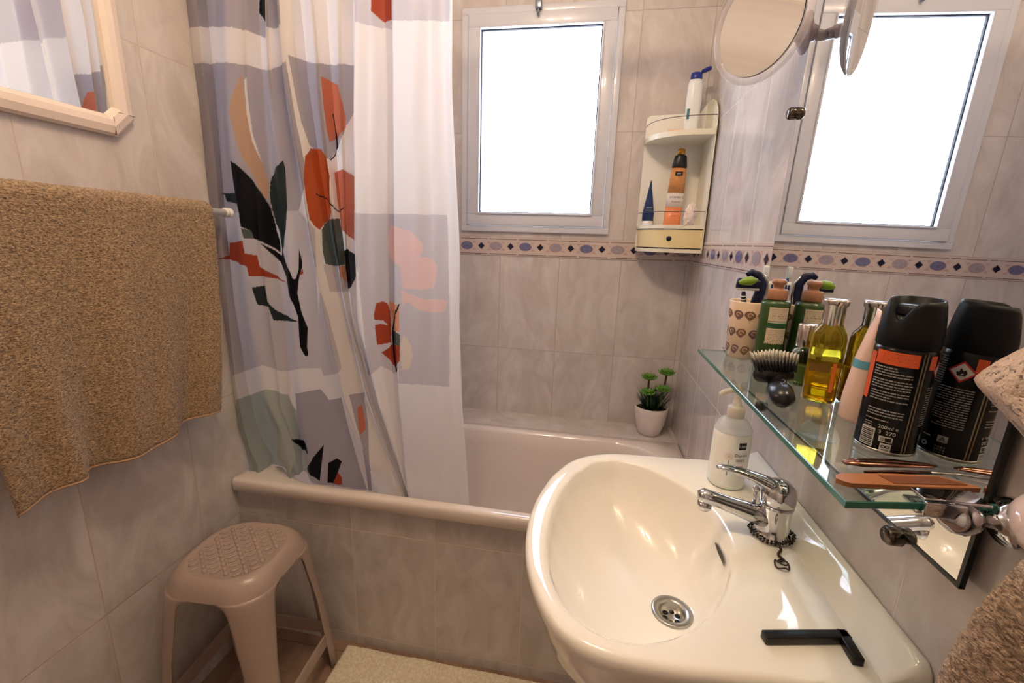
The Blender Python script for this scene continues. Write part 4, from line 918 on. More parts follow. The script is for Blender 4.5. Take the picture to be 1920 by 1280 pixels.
# beard brush lying on the shelf
bb = empty('beard_brush', (1.249, 0.588, S0)); tag(bb, 'black beard brush with pale bristles lying on the glass shelf', 'brush')
m = MB(); m.tube([(-0.006, -0.012, 0.010), (-0.002, -0.002, 0.0145), (0.004, 0.022, 0.016), (0.009, 0.042, 0.0155), (0.013, 0.055, 0.017), (0.015, 0.062, 0.020)], [0.007, 0.0150, 0.0165, 0.0125, 0.011, 0.013], 20, flat=0.88)
m.tube([(-0.012, 0.058, 0.027), (0.002, 0.066, 0.027), (0.020, 0.072, 0.027), (0.038, 0.072, 0.027)], [0.009, 0.013, 0.013, 0.008], 16)
bh = m.build('brush_handle', mat('brush_black', (22, 22, 28), 0.3), bb)
m = MB(); m.tube([(0.003, 0.014, 0.0305), (0.008, 0.020, 0.0325), (0.011, 0.032, 0.0305), (0.014, 0.046, 0.026)], 0.0007, 6); m.build('handle_groove', mat('groove_grey', (110, 110, 118), 0.4), bh)
for k in range(13):
    u = k / 12
    for j in range(2):
        m = MB(); x0 = -0.014 + 0.052 * u; y0 = 0.062 + 0.010 * u - 0.008 * j
        dx = -0.008 + 0.013 * u
        p0 = Vector((x0, y0, 0.034)); p1 = Vector((x0 + dx * 0.6 - 0.002, y0 + 0.002, 0.050)); p2 = Vector((x0 + dx - 0.003, y0 + 0.004, 0.0645 - 0.010 * abs(u - 0.5)))
        m.tube([p0, p1], [0.0020, 0.0014], 7, 0); m.tube([p1, p2], [0.0014, 0.0009], 7, 1)
        m.build('bristle_tuft', [mat('brush_black', (22, 22, 28), 0.3), mat('bristle_tip', (214, 204, 188), 0.5)], bb)

# small perfume bottle
pf = empty('perfume_bottle', (1.322, 0.712, S0)); tag(pf, 'small clear perfume bottle with silver cap and pale green liquid', 'perfume bottle')
GL = mat('perfume_glass', (236, 244, 236), 0.02, trans=1.0, ior=1.3)
m = MB(); m.lathe([(0.0150, 0.0), (0.0168, 0.002), (0.0168, 0.050), (0.015, 0.055), (0.008, 0.058), (0.008, 0.062)], 36); m.build('glass_body', GL, pf)
m = MB(); m.lathe([(0.0001, 0.004), (0.0145, 0.004), (0.0150, 0.006), (0.0150, 0.031), (0.0001, 0.0312)], 32); m.build('perfume', mat('green_perfume', (172, 196, 96), 0.05, trans=0.8, ior=1.33), pf)
m = MB(); m.lathe([(0.0125, 0.060), (0.013, 0.061), (0.013, 0.094), (0.012, 0.0955), (0.0001, 0.0958)], 32); m.build('silver_cap', mat('satin_silver', (214, 206, 202), 0.16, 1.0), pf)
m = MB(); w_ = Wrap(m, 0.0170, 0.25); w_.rect(-0.017, 0.006, 0.017, 0.048, 0); m.build('black_back_label', [BLACKP], pf)

# yellow perfume bottle
yb = empty('cologne_bottle', (1.316, 0.640, S0)); tag(yb, 'tall yellow cologne bottle with chrome cap on the glass shelf', 'perfume bottle')
YG = mat('yellow_glass', (238, 214, 60), 0.03, trans=0.92, ior=1.3)
def srect(a, b, z, n=40, p=3.2):
    out = []
    for i in range(n):
        t = 2 * PI * i / n; c_, s_ = math.cos(t), math.sin(t)
        out.append((a * abs(c_) ** (2 / p) * (1 if c_ >= 0 else -1), b * abs(s_) ** (2 / p) * (1 if s_ >= 0 else -1), z))
    return out
rot = Matrix.Rotation(facing(1.316, 0.64) + PI / 2, 4, 'Z')
m = MB(); m.rings([srect(0.0175, 0.015, 0.0), srect(0.0195, 0.017, 0.002), srect(0.020, 0.0175, 0.006), srect(0.020, 0.0175, 0.088), srect(0.0185, 0.0165, 0.097), srect(0.0135, 0.0125, 0.106, p=2.2), srect(0.012, 0.012, 0.110, p=2)], cap0=True, cap1=True, M=rot)
m.build('glass_body', YG, yb)
m = MB(); m.rings([srect(0.0165, 0.014, 0.005), srect(0.0175, 0.015, 0.007), srect(0.0175, 0.015, 0.050)], cap0=True, cap1=True, M=rot); m.build('cologne', mat('amber_cologne', (222, 168, 20), 0.05, trans=0.75, ior=1.36), yb)
m = MB(); m.lathe([(0.0115, 0.106), (0.0125, 0.107), (0.0125, 0.132), (0.0145, 0.134), (0.0150, 0.140), (0.0140, 0.142), (0.0001, 0.1422)], 32); m.build('chrome_cap', mat('satin_silver', (214, 206, 202), 0.16, 1.0), yb)
m = MB()
m.add([rot @ Vector(p) for p in ((-0.012, 0.0178, 0.044), (0.012, 0.0178, 0.044), (0.012, 0.0178, 0.054), (-0.012, 0.0178, 0.054))], [(0, 1, 2, 3)], 0, False)
m.add([rot @ Vector(p) for p in ((-0.0165, -0.0178, 0.044), (0.008, -0.0178, 0.044), (0.008, -0.0178, 0.056), (-0.0165, -0.0178, 0.056))], [(0, 1, 2, 3)], 0, False)
m.add([rot @ Vector(p) for p in ((0.010, -0.0178, 0.018), (0.014, -0.0178, 0.018), (0.014, -0.0178, 0.058), (0.010, -0.0178, 0.058))], [(0, 1, 2, 3)], 1, False)
m.build('amber_label', [mat('label_amber', (110, 78, 20), 0.4), mat('label_orange', (222, 110, 40), 0.45)], yb)

# blush squeeze tube
ct = empty('cream_tube', (1.328, 0.572, S0)); tag(ct, 'pale pink cream tube with blue band behind the black spray can', 'tube')
PNK = mat('blush_plastic', (236, 200, 182), 0.35)
m = MB(); rr = []
for t, rx, ry in ((0.0, 0.0185, 0.0175), (0.003, 0.0195, 0.0185), (0.03, 0.0195, 0.0180), (0.08, 0.0190, 0.0130), (0.115, 0.0185, 0.006), (0.130, 0.0185, 0.0016), (0.138, 0.0185, 0.0012)):
    rr.append([(rx * math.cos(a) , ry * math.sin(a), t) for a in [2 * PI * i / 32 for i in range(32)]])
rt = Matrix.Rotation(1.15, 4, 'Z') @ Matrix.Rotation(0.0, 4, 'X')
m.rings(rr, cap0=True, cap1=True, M=rt); m.build('tube_body', PNK, ct)
m = MB(); rr = []
for t in (0.068, 0.078):
    f = (t - 0.03) / 0.05; rx, ry = 0.0195 - 0.0005 * f + 0.0003, 0.0180 - 0.005 * f + 0.0004
    rr.append([(rx * math.cos(a), ry * math.sin(a), t) for a in [2 * PI * i / 32 for i in range(32)]])
m.rings(rr, M=rt); m.build('blue_band', mat('tube_blue', (96, 158, 178), 0.4), ct)

# black spray can
CX, CY = 1.3110, 0.4905
sc2 = empty('spray_can', (CX, CY, S0)); tag(sc2, 'black deodorant spray can with orange band on the glass shelf', 'spray can')
CANM = mat('can_black', (8, 8, 9), 0.25, spec=0.35)
m = MB(); m.lathe([(0.0225, 0.0), (0.0245, 0.0005), (0.0255, 0.003), (0.0258, 0.0045), (0.0255, 0.006), (0.0255, 0.108), (0.0248, 0.112), (0.024, 0.1125)], 56); m.build('can_body', CANM, sc2)
m = MB(); m.lathe([(0.0246, 0.0002), (0.0262, 0.0012), (0.0262, 0.0040), (0.0256, 0.0050)], 56); m.build('base_rim', STEEL, sc2)
fa = facing(CX, CY)
m = MB(); n = 56; rr = []
def ztop_(a):
    d = (a - (fa - 0.55) + PI) % (2 * PI) - PI
    return 0.1605 - 0.0015 * math.cos(a - fa) - 0.020 * math.exp(-(d / 0.42) ** 2)
for f, r in ((0.0, 0.0250), (0.04, 0.0258), (0.35, 0.0256), (0.65, 0.0240), (0.90, 0.0222), (1.0, 0.0208), (0.995, 0.0190), (0.55, 0.0185)):
    ring_ = []
    for k in range(n):
        a = 2 * PI * k / n; z = 0.1125 + (ztop_(a) - 0.1125) * f; ring_.append((r * math.cos(a), r * math.sin(a), z))
    rr.append(ring_)
m.rings(rr, cap1=True); cp = m.build('cap', mat('cap_black', (9, 9, 11), 0.5, spec=0.25), sc2)
m = MB(); m.box((0, 0, 0), (0.020, 0.022, 0.012), 0.003, 0, Matrix.Rotation(fa - 0.55, 4, 'Z') @ Matrix.Translation((0.002, 0, 0.149))); m.build('spray_button', mat('button_grey', (40, 40, 46), 0.3), cp)
m = MB(); PRT = [mat('can_orange', (214, 88, 44), 0.4), mat('can_white_print', (206, 204, 198), 0.5), mat('can_grey_print', (150, 148, 144), 0.5), mat('can_bronze', (150, 134, 112), 0.25, 0.7), BLACKP, mat('hazard_red', (190, 40, 36), 0.4)]
w_ = Wrap(m, 0.0255, fa)
w_.rect(-0.0235, 0.095, 0.0125, 0.1085, 0); w_.lines(-0.016, 0.011, 0.107, 3, 0.0034, 0.0011, 3, 21)
w_.lines(-0.022, 0.0120, 0.0925, 4, 0.0028, 0.0012, 2, 22); w_.lines(-0.022, 0.0120, 0.0795, 4, 0.0028, 0.0012, 2, 23); w_.lines(-0.021, 0.0120, 0.0670, 4, 0.0028, 0.0012, 2, 24)
w_.lines(-0.020, 0.0110, 0.0480, 3, 0.0030, 0.0012, 2, 25); w_.lines(-0.020, 0.0110, 0.0370, 1, 0.0030, 0.0012, 2, 26)
w_.lines(-0.020, -0.012, 0.0325, 3, 0.0024, 0.0010, 2, 27)
w_.rect(-0.0215, 0.0065, -0.0085, 0.0265, 1)
for k in range(9):
    w_.rect(-0.0205, 0.0078 + k * 0.0020, -0.0095, 0.0078 + k * 0.0020 + 0.0008 * (1 + (k % 2) * 0.5), 4, 0.0002)
w_.text('200ml e', 0.0050, 0.0010, 0.0285, 1); w_.text('3  270', 0.0055, 0.0010, 0.0225, 1)
w_.rect(-0.0045, 0.0145, 0.0065, 0.0205, 1); w_.rect(0.0005, 0.0155, 0.0055, 0.0195, 4, 0.0002); w_.rect(-0.0035, 0.0155, 0.0000, 0.0195, 2, 0.0002)
w_.rect(-0.0025, 0.0045, 0.0065, 0.0130, 1)
for cu_ in (0.0003, 0.0037):
    vv, ff = [], []
    for i in range(16):
        t = 2 * PI * i / 16
        vv += [(cu_ + 0.0019 * math.cos(t), 0.0098 + 0.0016 * math.sin(t)), (cu_ + 0.0011 * math.cos(t), 0.0098 + 0.0009 * math.sin(t))]
    for i in range(16): j = (i + 1) % 16; ff.append((2 * i, 2 * j, 2 * j + 1, 2 * i + 1))
    w_.put((vv, ff), 4, 0, 0, 0.0002)
w_.rect(-0.0008, 0.0060, 0.0050, 0.0067, 4, 0.0002)
for u in (0.0150, 0.0180): w_.rect(u, 0.004, u + 0.0012, 0.1095, 3)
# side turned to the mirror: hazard sign, small print, squares
u0 = 0.0385
for r_, mi, l in ((0.0110, 5, 0), (0.0088, 1, 0.0002)):
    w_.put(diamond_pts(r_), mi, u0, 0.093, l)
w_.put(([(-0.0030, -0.0035), (0.0030, -0.0035), (0.0040, 0.0), (0.0018, 0.0005), (0.0012, 0.0045), (-0.0010, 0.0015), (-0.0025, 0.0030), (-0.0038, 0.0)], [(0, 1, 2, 3, 4, 5, 6, 7)]), 4, u0, 0.0925, 0.0004)
w_.lines(0.026, 0.054, 0.076, 17, 0.0025, 0.0009, 2, 31)
w_.lines(0.052, 0.062, 0.106, 12, 0.0025, 0.0009, 2, 32)
w_.rect(0.034, 0.018, 0.042, 0.025, 2); w_.text('A', 0.0068, 0.038, 0.0192, 4, 0.0003)
w_.rect(0.034, 0.006, 0.043, 0.014, 4); w_.lines(0.0345, 0.0425, 0.0135, 3, 0.0028, 0.0012, 2, 33)
w_.put(([(0.0030 * math.cos(2 * PI * i / 14), 0.0030 * math.sin(2 * PI * i / 14)) for i in range(14)], [tuple(range(14))]), 2, 0.052, 0.012)
w_.put(([(0.0013 * math.cos(2 * PI * i / 14), 0.0013 * math.sin(2 * PI * i / 14)) for i in range(14)], [tuple(range(14))]), 4, 0.052, 0.012, 0.0002)
w_.lines(0.048, 0.056, 0.022, 1, 0.002, 0.0014, 2, 34)
w_.rect(0.022, 0.094, 0.030, 0.108, 0)
w_.rect(-0.034, 0.055, -0.0245, 0.105, 0)
m.build('printed_label', PRT, sc2)

# comb case and tweezers
m = MB(); A = Vector((1.221, 0.398)); Bq = Vector((1.338, 0.419)); d = (Bq - A).normalized(); nv = Vector((-d.y, d.x)); Lc = (Bq - A).length
ol = [(0.006, -0.008), (Lc * 0.6, -0.011), (Lc, -0.011), (Lc + 0.001, -0.009), (Lc - 0.018, 0.009), (Lc * 0.45, 0.011), (0.008, 0.009), (0.001, 0.005), (-0.002, 0.0), (0.001, -0.005)]
m.prism([(A.x + d.x * u + nv.x * v, A.y + d.y * u + nv.y * v) for u, v in ol], S0, S0 + 0.0045, 'z')
m.prism([(A.x + d.x * u + nv.x * v, A.y + d.y * u + nv.y * v) for u, v in [(0.045, -0.007), (Lc - 0.008, -0.007), (Lc - 0.022, 0.006), (0.042, 0.006)]], S0 + 0.0044, S0 + 0.0052, 'z', 1)
cc_ = m.build('comb_case', [mat('tan_leather', (164, 108, 70), 0.4), mat('brown_leather', (120, 74, 48), 0.45)]); tag(cc_, 'orange brown leather comb case at the near edge of the glass shelf', 'comb case')
BRZ = mat('bronze_metal', (134, 94, 78), 0.25, 1.0)
tw = empty('tweezers', (1.246, 0.434, S0)); tag(tw, 'bronze tweezers lying behind the leather comb case', 'tweezers')
for s_ in (-1, 1):
    m = MB(); m.tube([(-0.002, 0.0 + 0.001 * s_, 0.004), (0.012, 0.002 + s_ * 0.002, 0.0045), (0.045, 0.008 + s_ * 0.0035, 0.0045), (0.080, 0.014 + s_ * 0.002, 0.003), (0.088, 0.0155, 0.0025)], [0.0026, 0.0052, 0.0042, 0.0028, 0.0014], 10, flat=0.55); m.build('tweezer_arm', BRZ, tw)
ns = empty('nail_file', (1.255, 0.421, S0)); tag(ns, 'thin steel nail tool with dark handle between tweezers and comb case', 'nail tool')
m = MB(); m.tube([(0, 0, 0.0025), (0.04, 0.007, 0.003), (0.062, 0.011, 0.0028)], [0.0014, 0.0022, 0.0016], 10); m.build('handle', mat('dark_bronze', (70, 48, 40), 0.3, 0.9), ns)
m = MB(); m.tube([(0.062, 0.011, 0.0028), (0.086, 0.0155, 0.0022), (0.092, 0.0175, 0.0028)], [0.0014, 0.0010, 0.0006], 8); m.build('tip', STEEL, ns)

# ================================================================== CORNER CADDY AND ITS THINGS
CAD = mat('caddy_cream', (240, 234, 214), 0.3); CADY = mat('caddy_yellow', (238, 220, 168), 0.3)
XL, YB = 1.150, D - 0.003; XR = 1.343
cd = empty('corner_shelf', (XL, YB, 1.207)); tag(cd, 'cream plastic corner shelf with small yellow drawer beside the window', 'corner shelf')
def arc(z, x0=XL, y1=YB - 0.012, x1=XR, y0=1.515, n=20, ins=0.0):
    """quarter ellipse front edge from the back-left to the right-front"""
    pts = []
    for i in range(n + 1):
        t = PI / 2 * i / n
        pts.append((x1 - (x1 - x0 - ins) * math.cos(t) ** 0.8 if i < n else x1, y1 - (y1 - y0 - ins) * math.sin(t) ** 0.9))
    return pts
def rel(p): return [(x - XL, y - YB) for x, y in p]
def shelf_plate(name, z0, z1, matl=CAD, ins=0.0):
    m = MB(); poly = rel(arc(0, ins=ins) + [(XR, YB), (XL + ins, YB)]); m.prism(poly, z0 - 1.207, z1 - 1.207, 'z'); return m.build(name, matl, cd)
m = MB(); m.prism([(0, 0), (XR - XL, 0), (XR - XL, 0.490), (XR - XL - 0.02, 0.460), (0.012, 0.454), (0.002, 0.446), (0.0, 0.43)], -0.004, 0, 'y'); m.build('back_panel', mat('caddy_white', (250, 248, 240), 0.3), cd)
m = MB(); m.prism([(-0.158, 0.0), (0, 0), (0, 0.490), (-0.06, 0.485), (-0.10, 0.470), (-0.135, 0.44), (-0.150, 0.41)], XR - XL, XR - XL + 0.004, 'x'); m.build('side_panel', CAD, cd)
shelf_plate('base_shelf', 1.207, 1.219); shelf_plate('lower_shelf', 1.284, 1.296); shelf_plate('upper_shelf', 1.567, 1.583)
shelf_plate('drawer', 1.223, 1.281, CADY, 0.004)
dw = [o_ for o_ in cd.children if o_.name.startswith('drawer')][0]
m = MB(); fr_ = rel(arc(0, ins=0.004)); kx, ky = fr_[14]; ax_, ay_ = fr_[13]; bx_, by_ = fr_[15]; nn = Vector((by_ - ay_, -(bx_ - ax_), 0)).normalized()
if nn.y > 0: nn = -nn
MK = Matrix.Translation(Vector((kx, ky, 1.252 - 1.207)) ) @ nn.to_track_quat('Z', 'Y').to_matrix().to_4x4()
m.lathe([(0.0001, 0.003), (0.007, 0.0025), (0.0085, 0.0005), (0.0085, -0.001)], 24, M=MK); m.build('drawer_knob', BLACKP, dw)
for z in (1.338, 1.622):
    m = MB(); m.tube([(x, y, z - 1.207) for x, y in rel(arc(0))], 0.0011, 8); m.build('wire_rail', mat('rail_grey', (96, 92, 92), 0.3, 0.8), cd)

def on(z): return z + 0.0003
# white bottle with open blue lid, top shelf
wb = empty('shampoo_bottle', (1.284, 1.600, on(1.583))); tag(wb, 'white bottle with open blue flip lid on top of the corner shelf', 'bottle')
m = MB(); m.lathe([(0.018, 0.0), (0.021, 0.003), (0.021, 0.02), (0.0235, 0.10), (0.0225, 0.150), (0.018, 0.163), (0.012, 0.166)], 36, sy=0.65); m.build('bottle_body', WHT, wb)
BLU = mat('lid_blue', (30, 48, 140), 0.3)
m = MB(); m.lathe([(0.0175, 0.162), (0.0180, 0.166), (0.0170, 0.180), (0.013, 0.183), (0.0001, 0.183)], 30, sy=0.75); cp2 = m.build('cap_base', BLU, wb)
m = MB(); m.lathe([(0.0001, 0.0), (0.014, 0.0), (0.016, 0.006), (0.0155, 0.009)], 30, sy=0.75, M=Matrix.Translation((0.030, 0, 0.186)) @ Matrix.Rotation(-0.35, 4, 'Y')); m.build('flip_lid', BLU, wb)
m = MB()
w_ = Wrap(m, 0.0215, -2.6); m.add([(-0.0195 + 0.0 * k, -0.012, z) for k, z in ((0, 0.045), (0, 0.075))] + [(-0.012, -0.0155, 0.075), (-0.012, -0.0155, 0.045)], [(0, 1, 2, 3)], 0, False)
m.build('label', [mat('label_teal', (60, 110, 120), 0.4)], wb)
# soap bar
m = MB(); m.box((1.236, 1.610, on(1.583) + 0.009), (0.055, 0.034, 0.018), 0.007, seg=3); sb = m.build('soap_bar', mat('peach_soap', (238, 204, 172), 0.35)); tag(sb, 'peach coloured soap bar on the upper corner shelf', 'soap')
# navy tube
nt_ = empty('gel_tube', (1.180, 1.628, on(1.296))); tag(nt_, 'dark blue tube standing on its white cap in the corner shelf', 'tube')
m = MB(); m.lathe([(0.0165, 0), (0.0170, 0.001), (0.0170, 0.014), (0.016, 0.015)], 28); m.build('cap', WHT, nt_)
m = MB(); rr = []
for t, rx, ry in ((0.015, 0.0190, 0.0150), (0.04, 0.0195, 0.0125), (0.09, 0.0115, 0.0085), (0.13, 0.0045, 0.0045), (0.149, 0.0012, 0.0030)):
    rr.append([(rx * math.cos(a), ry * math.sin(a), t) for a in [2 * PI * i / 28 for i in range(28)]])
m.rings(rr, cap0=True, cap1=True); m.build('tube_body', mat('tube_navy', (22, 48, 96), 0.3), nt_)
m = MB(); m.add([(-0.012, -0.0142, 0.05), (0.012, -0.0142, 0.05), (0.012, -0.0140, 0.0512), (-0.012, -0.0140, 0.0512)], [(0, 1, 2, 3)], 0, False)
flat(m, text_verts('ISDIN', 0.008), 0, (0.0, -0.0146, 0.056), (1, 0, 0), (0, 0.06, 1)); m.build('print', [mat('label_pale_print', (180, 196, 210), 0.5)], nt_)
# orange shampoo bottle
ob = empty('shower_gel_bottle', (1.258, 1.606, on(1.296) + 0.0008)); tag(ob, 'orange and white shower gel bottle with black shoulder in the corner shelf', 'bottle')
ORG = mat('gel_orange', (232, 140, 92), 0.25, coat=0.3)
rb = Matrix.Rotation(0.03, 4, 'Y')
def bshape(zs_, M=None):
    m = MB(); m.rings([[(rx * math.cos(a), ry * math.sin(a), t) for a in [2 * PI * i / 36 for i in range(36)]] for t, rx, ry in zs_], cap0=True, cap1=True, M=M); return m
bshape([(0, 0.026, 0.014), (0.003, 0.028, 0.0155), (0.060, 0.028, 0.0155)], rb).build('bottle_base', ORG, ob)
bshape([(0.0601, 0.0281, 0.0156), (0.105, 0.0275, 0.0155)], rb).build('white_band', mat('gel_white', (232, 218, 210), 0.3), ob)
bshape([(0.1051, 0.0276, 0.0156), (0.150, 0.0258, 0.0150), (0.185, 0.0225, 0.0140)], rb).build('fruit_band', mat('gel_fruit', (204, 142, 84), 0.3, var=0.35, vscale=70), ob)
bshape([(0.1851, 0.0235, 0.0145), (0.190, 0.0240, 0.0150), (0.222, 0.0190, 0.0135), (0.225, 0.016, 0.0120)], rb).build('black_shoulder', BLACKP, ob)
bshape([(0.2251, 0.0120, 0.0110), (0.243, 0.0115, 0.0105), (0.246, 0.009, 0.008)], rb).build('gold_cap', mat('gold_cap', (198, 138, 60), 0.25, 0.8), ob)
m = MB()
flat(m, text_verts('VITAMIN C', 0.0095), 0, (0.004, -0.0162, 0.088), (1, 0, 0), (0.03, 0.0, 1)); flat(m, text_verts('Shower gel', 0.006), 0, (0.003, -0.0162, 0.075), (1, 0, 0), (0.03, 0.0, 1))
m.build('print', BLACKP, ob)
m = MB(); flat(m, ([(-0.012, -0.005), (0.012, -0.005), (0.012, 0.008), (-0.012, 0.008)], [(0, 1, 2, 3)]), 0, (0.004, -0.0158, 0.165), (1, 0, 0), (0.03, 0.02, 1))
flat(m, text_verts('cien', 0.008), 1, (0.004, -0.0161, 0.1645), (1, 0, 0), (0.03, 0.02, 1))
m.build('black_badge', [BLACKP, WHT], ob)
m = MB(); flat(m, text_verts('Vitamin C', 0.006), 0, (0.003, -0.0162, 0.030), (1, 0, 0), (0.03, 0.0, 1))
m.build('red_print', mat('gel_red_print', (206, 84, 50), 0.4), ob)
# scallop shaped scrubber hanging over the drawer
m = MB(); vs_, fs = [], []; NR, NA = 8, 44
for i in range(NR + 1):
    for k in range(NA):
        a = 2 * PI * k / NA; f = i / NR; r = f * (1 + 0.07 * math.cos(11 * a) * f)
        vs_.append((0.0205 * r * math.cos(a), -0.011 * (1 - f * f) - 0.0016 * math.cos(9 * a) * f, 0.041 * r * math.sin(a)))
for i in range(NR):
    for k in range(NA): fs.append((i * NA + k, i * NA + (k + 1) % NA, (i + 1) * NA + (k + 1) % NA, (i + 1) * NA + k))
nv_ = len(vs_); vs_ += [(x * 0.98, 0.004, z * 0.98) for x, y, z in vs_[-NA:]]
fs += [(NR * NA + k, NR * NA + (k + 1) % NA, nv_ + (k + 1) % NA, nv_ + k) for k in range(NA)] + [tuple(nv_ + k for k in range(NA))]
m.add(vs_, fs, 0, True, Matrix.Rotation(0.35, 4, 'Z') @ Matrix.Rotation(0.15, 4, 'Y'))
scb = m.build('bath_scrubber', mat('scrubber_shell', (240, 222, 212), 0.6, bump=0.6, bscale=220, var=0.12, vscale=120), None, (1.300, 1.524, 1.326))
tag(scb, 'pale scalloped bath scrubber hooked over the corner shelf drawer', 'scrubber')
m = MB()
for k in range(3):
    m.tube([(0.005 * math.sin(k * 2) + 0.004 * math.cos(t), -0.012 - 0.001 * k, -0.020 + 0.008 * math.sin(t) + 0.003 * k) for t in [2 * PI * i / 16 for i in range(16)]], 0.0010, 6, closed=True)
m.build('cord', mat('cord_white', (240, 232, 224), 0.7), scb)

# ================================================================== SUCCULENT POT
pp = empty('potted_succulent', (1.258, 1.602, RIM - 0.002)); pp.scale = (1.26, 1.26, 1.26); tag(pp, 'small artificial succulent in a white pot on the bath ledge', 'potted plant')
m = MB(); m.lathe([(0.028, 0.0), (0.032, 0.003), (0.040, 0.030), (0.0465, 0.065), (0.0485, 0.088), (0.0480, 0.0895), (0.0465, 0.088), (0.0445, 0.078), (0.0001, 0.078)], 44); m.build('pot', mat('pot_white', (234, 224, 222), 0.3), pp)
m = MB(); m.lathe([(0.0445, 0.0782), (0.03, 0.081), (0.0001, 0.082)], 32); m.build('soil', mat('dark_soil', (20, 22, 16), 0.9), pp)
G1 = mat('leaf_green', (94, 142, 52), 0.45, var=0.25, vscale=60); G2 = mat('blade_green', (30, 58, 32), 0.45, var=0.3, vscale=80); ST = mat('stem_brown', (70, 44, 34), 0.6)
rnd = random.Random(11)
def rosette(x, y, z, r, stem):
    m = MB(); m.tube([(x * 0.55, y * 0.55, 0.08), (x * 0.9, y * 0.9, z * 0.75), (x, y, z)], [0.003, 0.0028, 0.0032], 10); m.build('flower_stem', stem, pp)
    m = MB()
    for L_, (nL, el, ln) in enumerate(((9, 0.25, 1.0), (8, 0.65, 0.85), (6, 1.05, 0.62), (4, 1.4, 0.4))):
        for k in range(nL):
            a = 2 * PI * (k + 0.5 * L_) / nL + rnd.uniform(-0.1, 0.1); l = r * ln; d = Vector((math.cos(a) * math.cos(el), math.sin(a) * math.cos(el), math.sin(el)))
            b0 = Vector((x, y, z)); up = Vector((-math.cos(a) * math.sin(el), -math.sin(a) * math.sin(el), math.cos(el)))
            m.tube([b0, b0 + d * l * 0.45, b0 + d * l * 0.8 + up * l * 0.08, b0 + d * l + up * l * 0.16], [0.0035, 0.0058 * ln + 0.001, 0.0045 * ln + 0.0008, 0.0006], 8, flat=0.5)
    m.build('rosette', G1, pp)
rosette(-0.016, -0.004, 0.172, 0.026, ST); rosette(0.032, -0.006, 0.190, 0.028, ST); rosette(-0.018, -0.026, 0.132, 0.026, mat('stem_green', (70, 90, 50), 0.5)); rosette(0.022, -0.030, 0.146, 0.026, mat('stem_green', (70, 90, 50), 0.5))
for k in range(96):
    a = rnd.uniform(0, 2 * PI); rr0 = rnd.uniform(0.002, 0.026); ln = rnd.uniform(0.040, 0.068); sp2 = rnd.uniform(0.15, 0.62) * (0.4 + rr0 / 0.026)
    b0 = Vector((rr0 * math.cos(a) + 0.004, rr0 * math.sin(a), 0.079)); d = Vector((math.cos(a) * sp2, math.sin(a) * sp2, 1)).normalized()
    m = MB(); m.tube([b0, b0 + d * ln * 0.5, b0 + d * ln + Vector((math.cos(a), math.sin(a), -0.3)) * 0.008 * sp2], [0.0016, 0.0020, 0.0004], 6, flat=0.5); m.build('grass_blade', G2, pp)

# ================================================================== TERRY TOWELS
def terry(name, c1, c2, sc=330):
    m = bpy.data.materials.new(name); m.use_nodes = True; nt = m.node_tree; b = nt.nodes['Principled BSDF']
    b.inputs['Roughness'].default_value = 0.95; b.inputs['Sheen Weight'].default_value = 0.35; b.inputs['Sheen Roughness'].default_value = 0.6; b.inputs['Specular IOR Level'].default_value = 0.1
    tc = nt.nodes.new('ShaderNodeTexCoord'); n = nt.nodes.new('ShaderNodeTexNoise'); n.inputs['Scale'].default_value = sc; n.inputs['Detail'].default_value = 3; n.inputs['Distortion'].default_value = 0.6
    mp = nt.nodes.new('ShaderNodeMapping'); mp.inputs['Scale'].default_value = (1, 0.62, 1.35) if sc != 160 else (1, 1, 1); nt.links.new(tc.outputs['Object'], mp.inputs['Vector']); nt.links.new(mp.outputs[0], n.inputs['Vector'])
    r = nt.nodes.new('ShaderNodeMapRange'); r.inputs['From Min'].default_value = 0.35; r.inputs['From Max'].default_value = 0.62; nt.links.new(n.outputs['Fac'], r.inputs['Value'])
    x = nt.nodes.new('ShaderNodeMix'); x.data_type = 'RGBA'; x.inputs['A'].default_value = srgb(c1); x.inputs['B'].default_value = srgb(c2); nt.links.new(r.outputs[0], x.inputs['Factor']); nt.links.new(x.outputs['Result'], b.inputs['Base Color'])
    bp = nt.nodes.new('ShaderNodeBump'); bp.inputs['Strength'].default_value = 1.0; bp.inputs['Distance'].default_value = 0.004; nt.links.new(n.outputs['Fac'], bp.inputs['Height']); nt.links.new(bp.outputs['Normal'], b.inputs['Normal'])
    MATS[name] = m; return m
TERRY = terry('brown_terry', (108, 82, 58), (194, 162, 124), 340); TERRY2 = terry('mocha_terry', (112, 86, 66), (206, 176, 148), 300)
HEM = mat('towel_hem', (186, 150, 118), 0.85, bump=0.5, bscale=500)

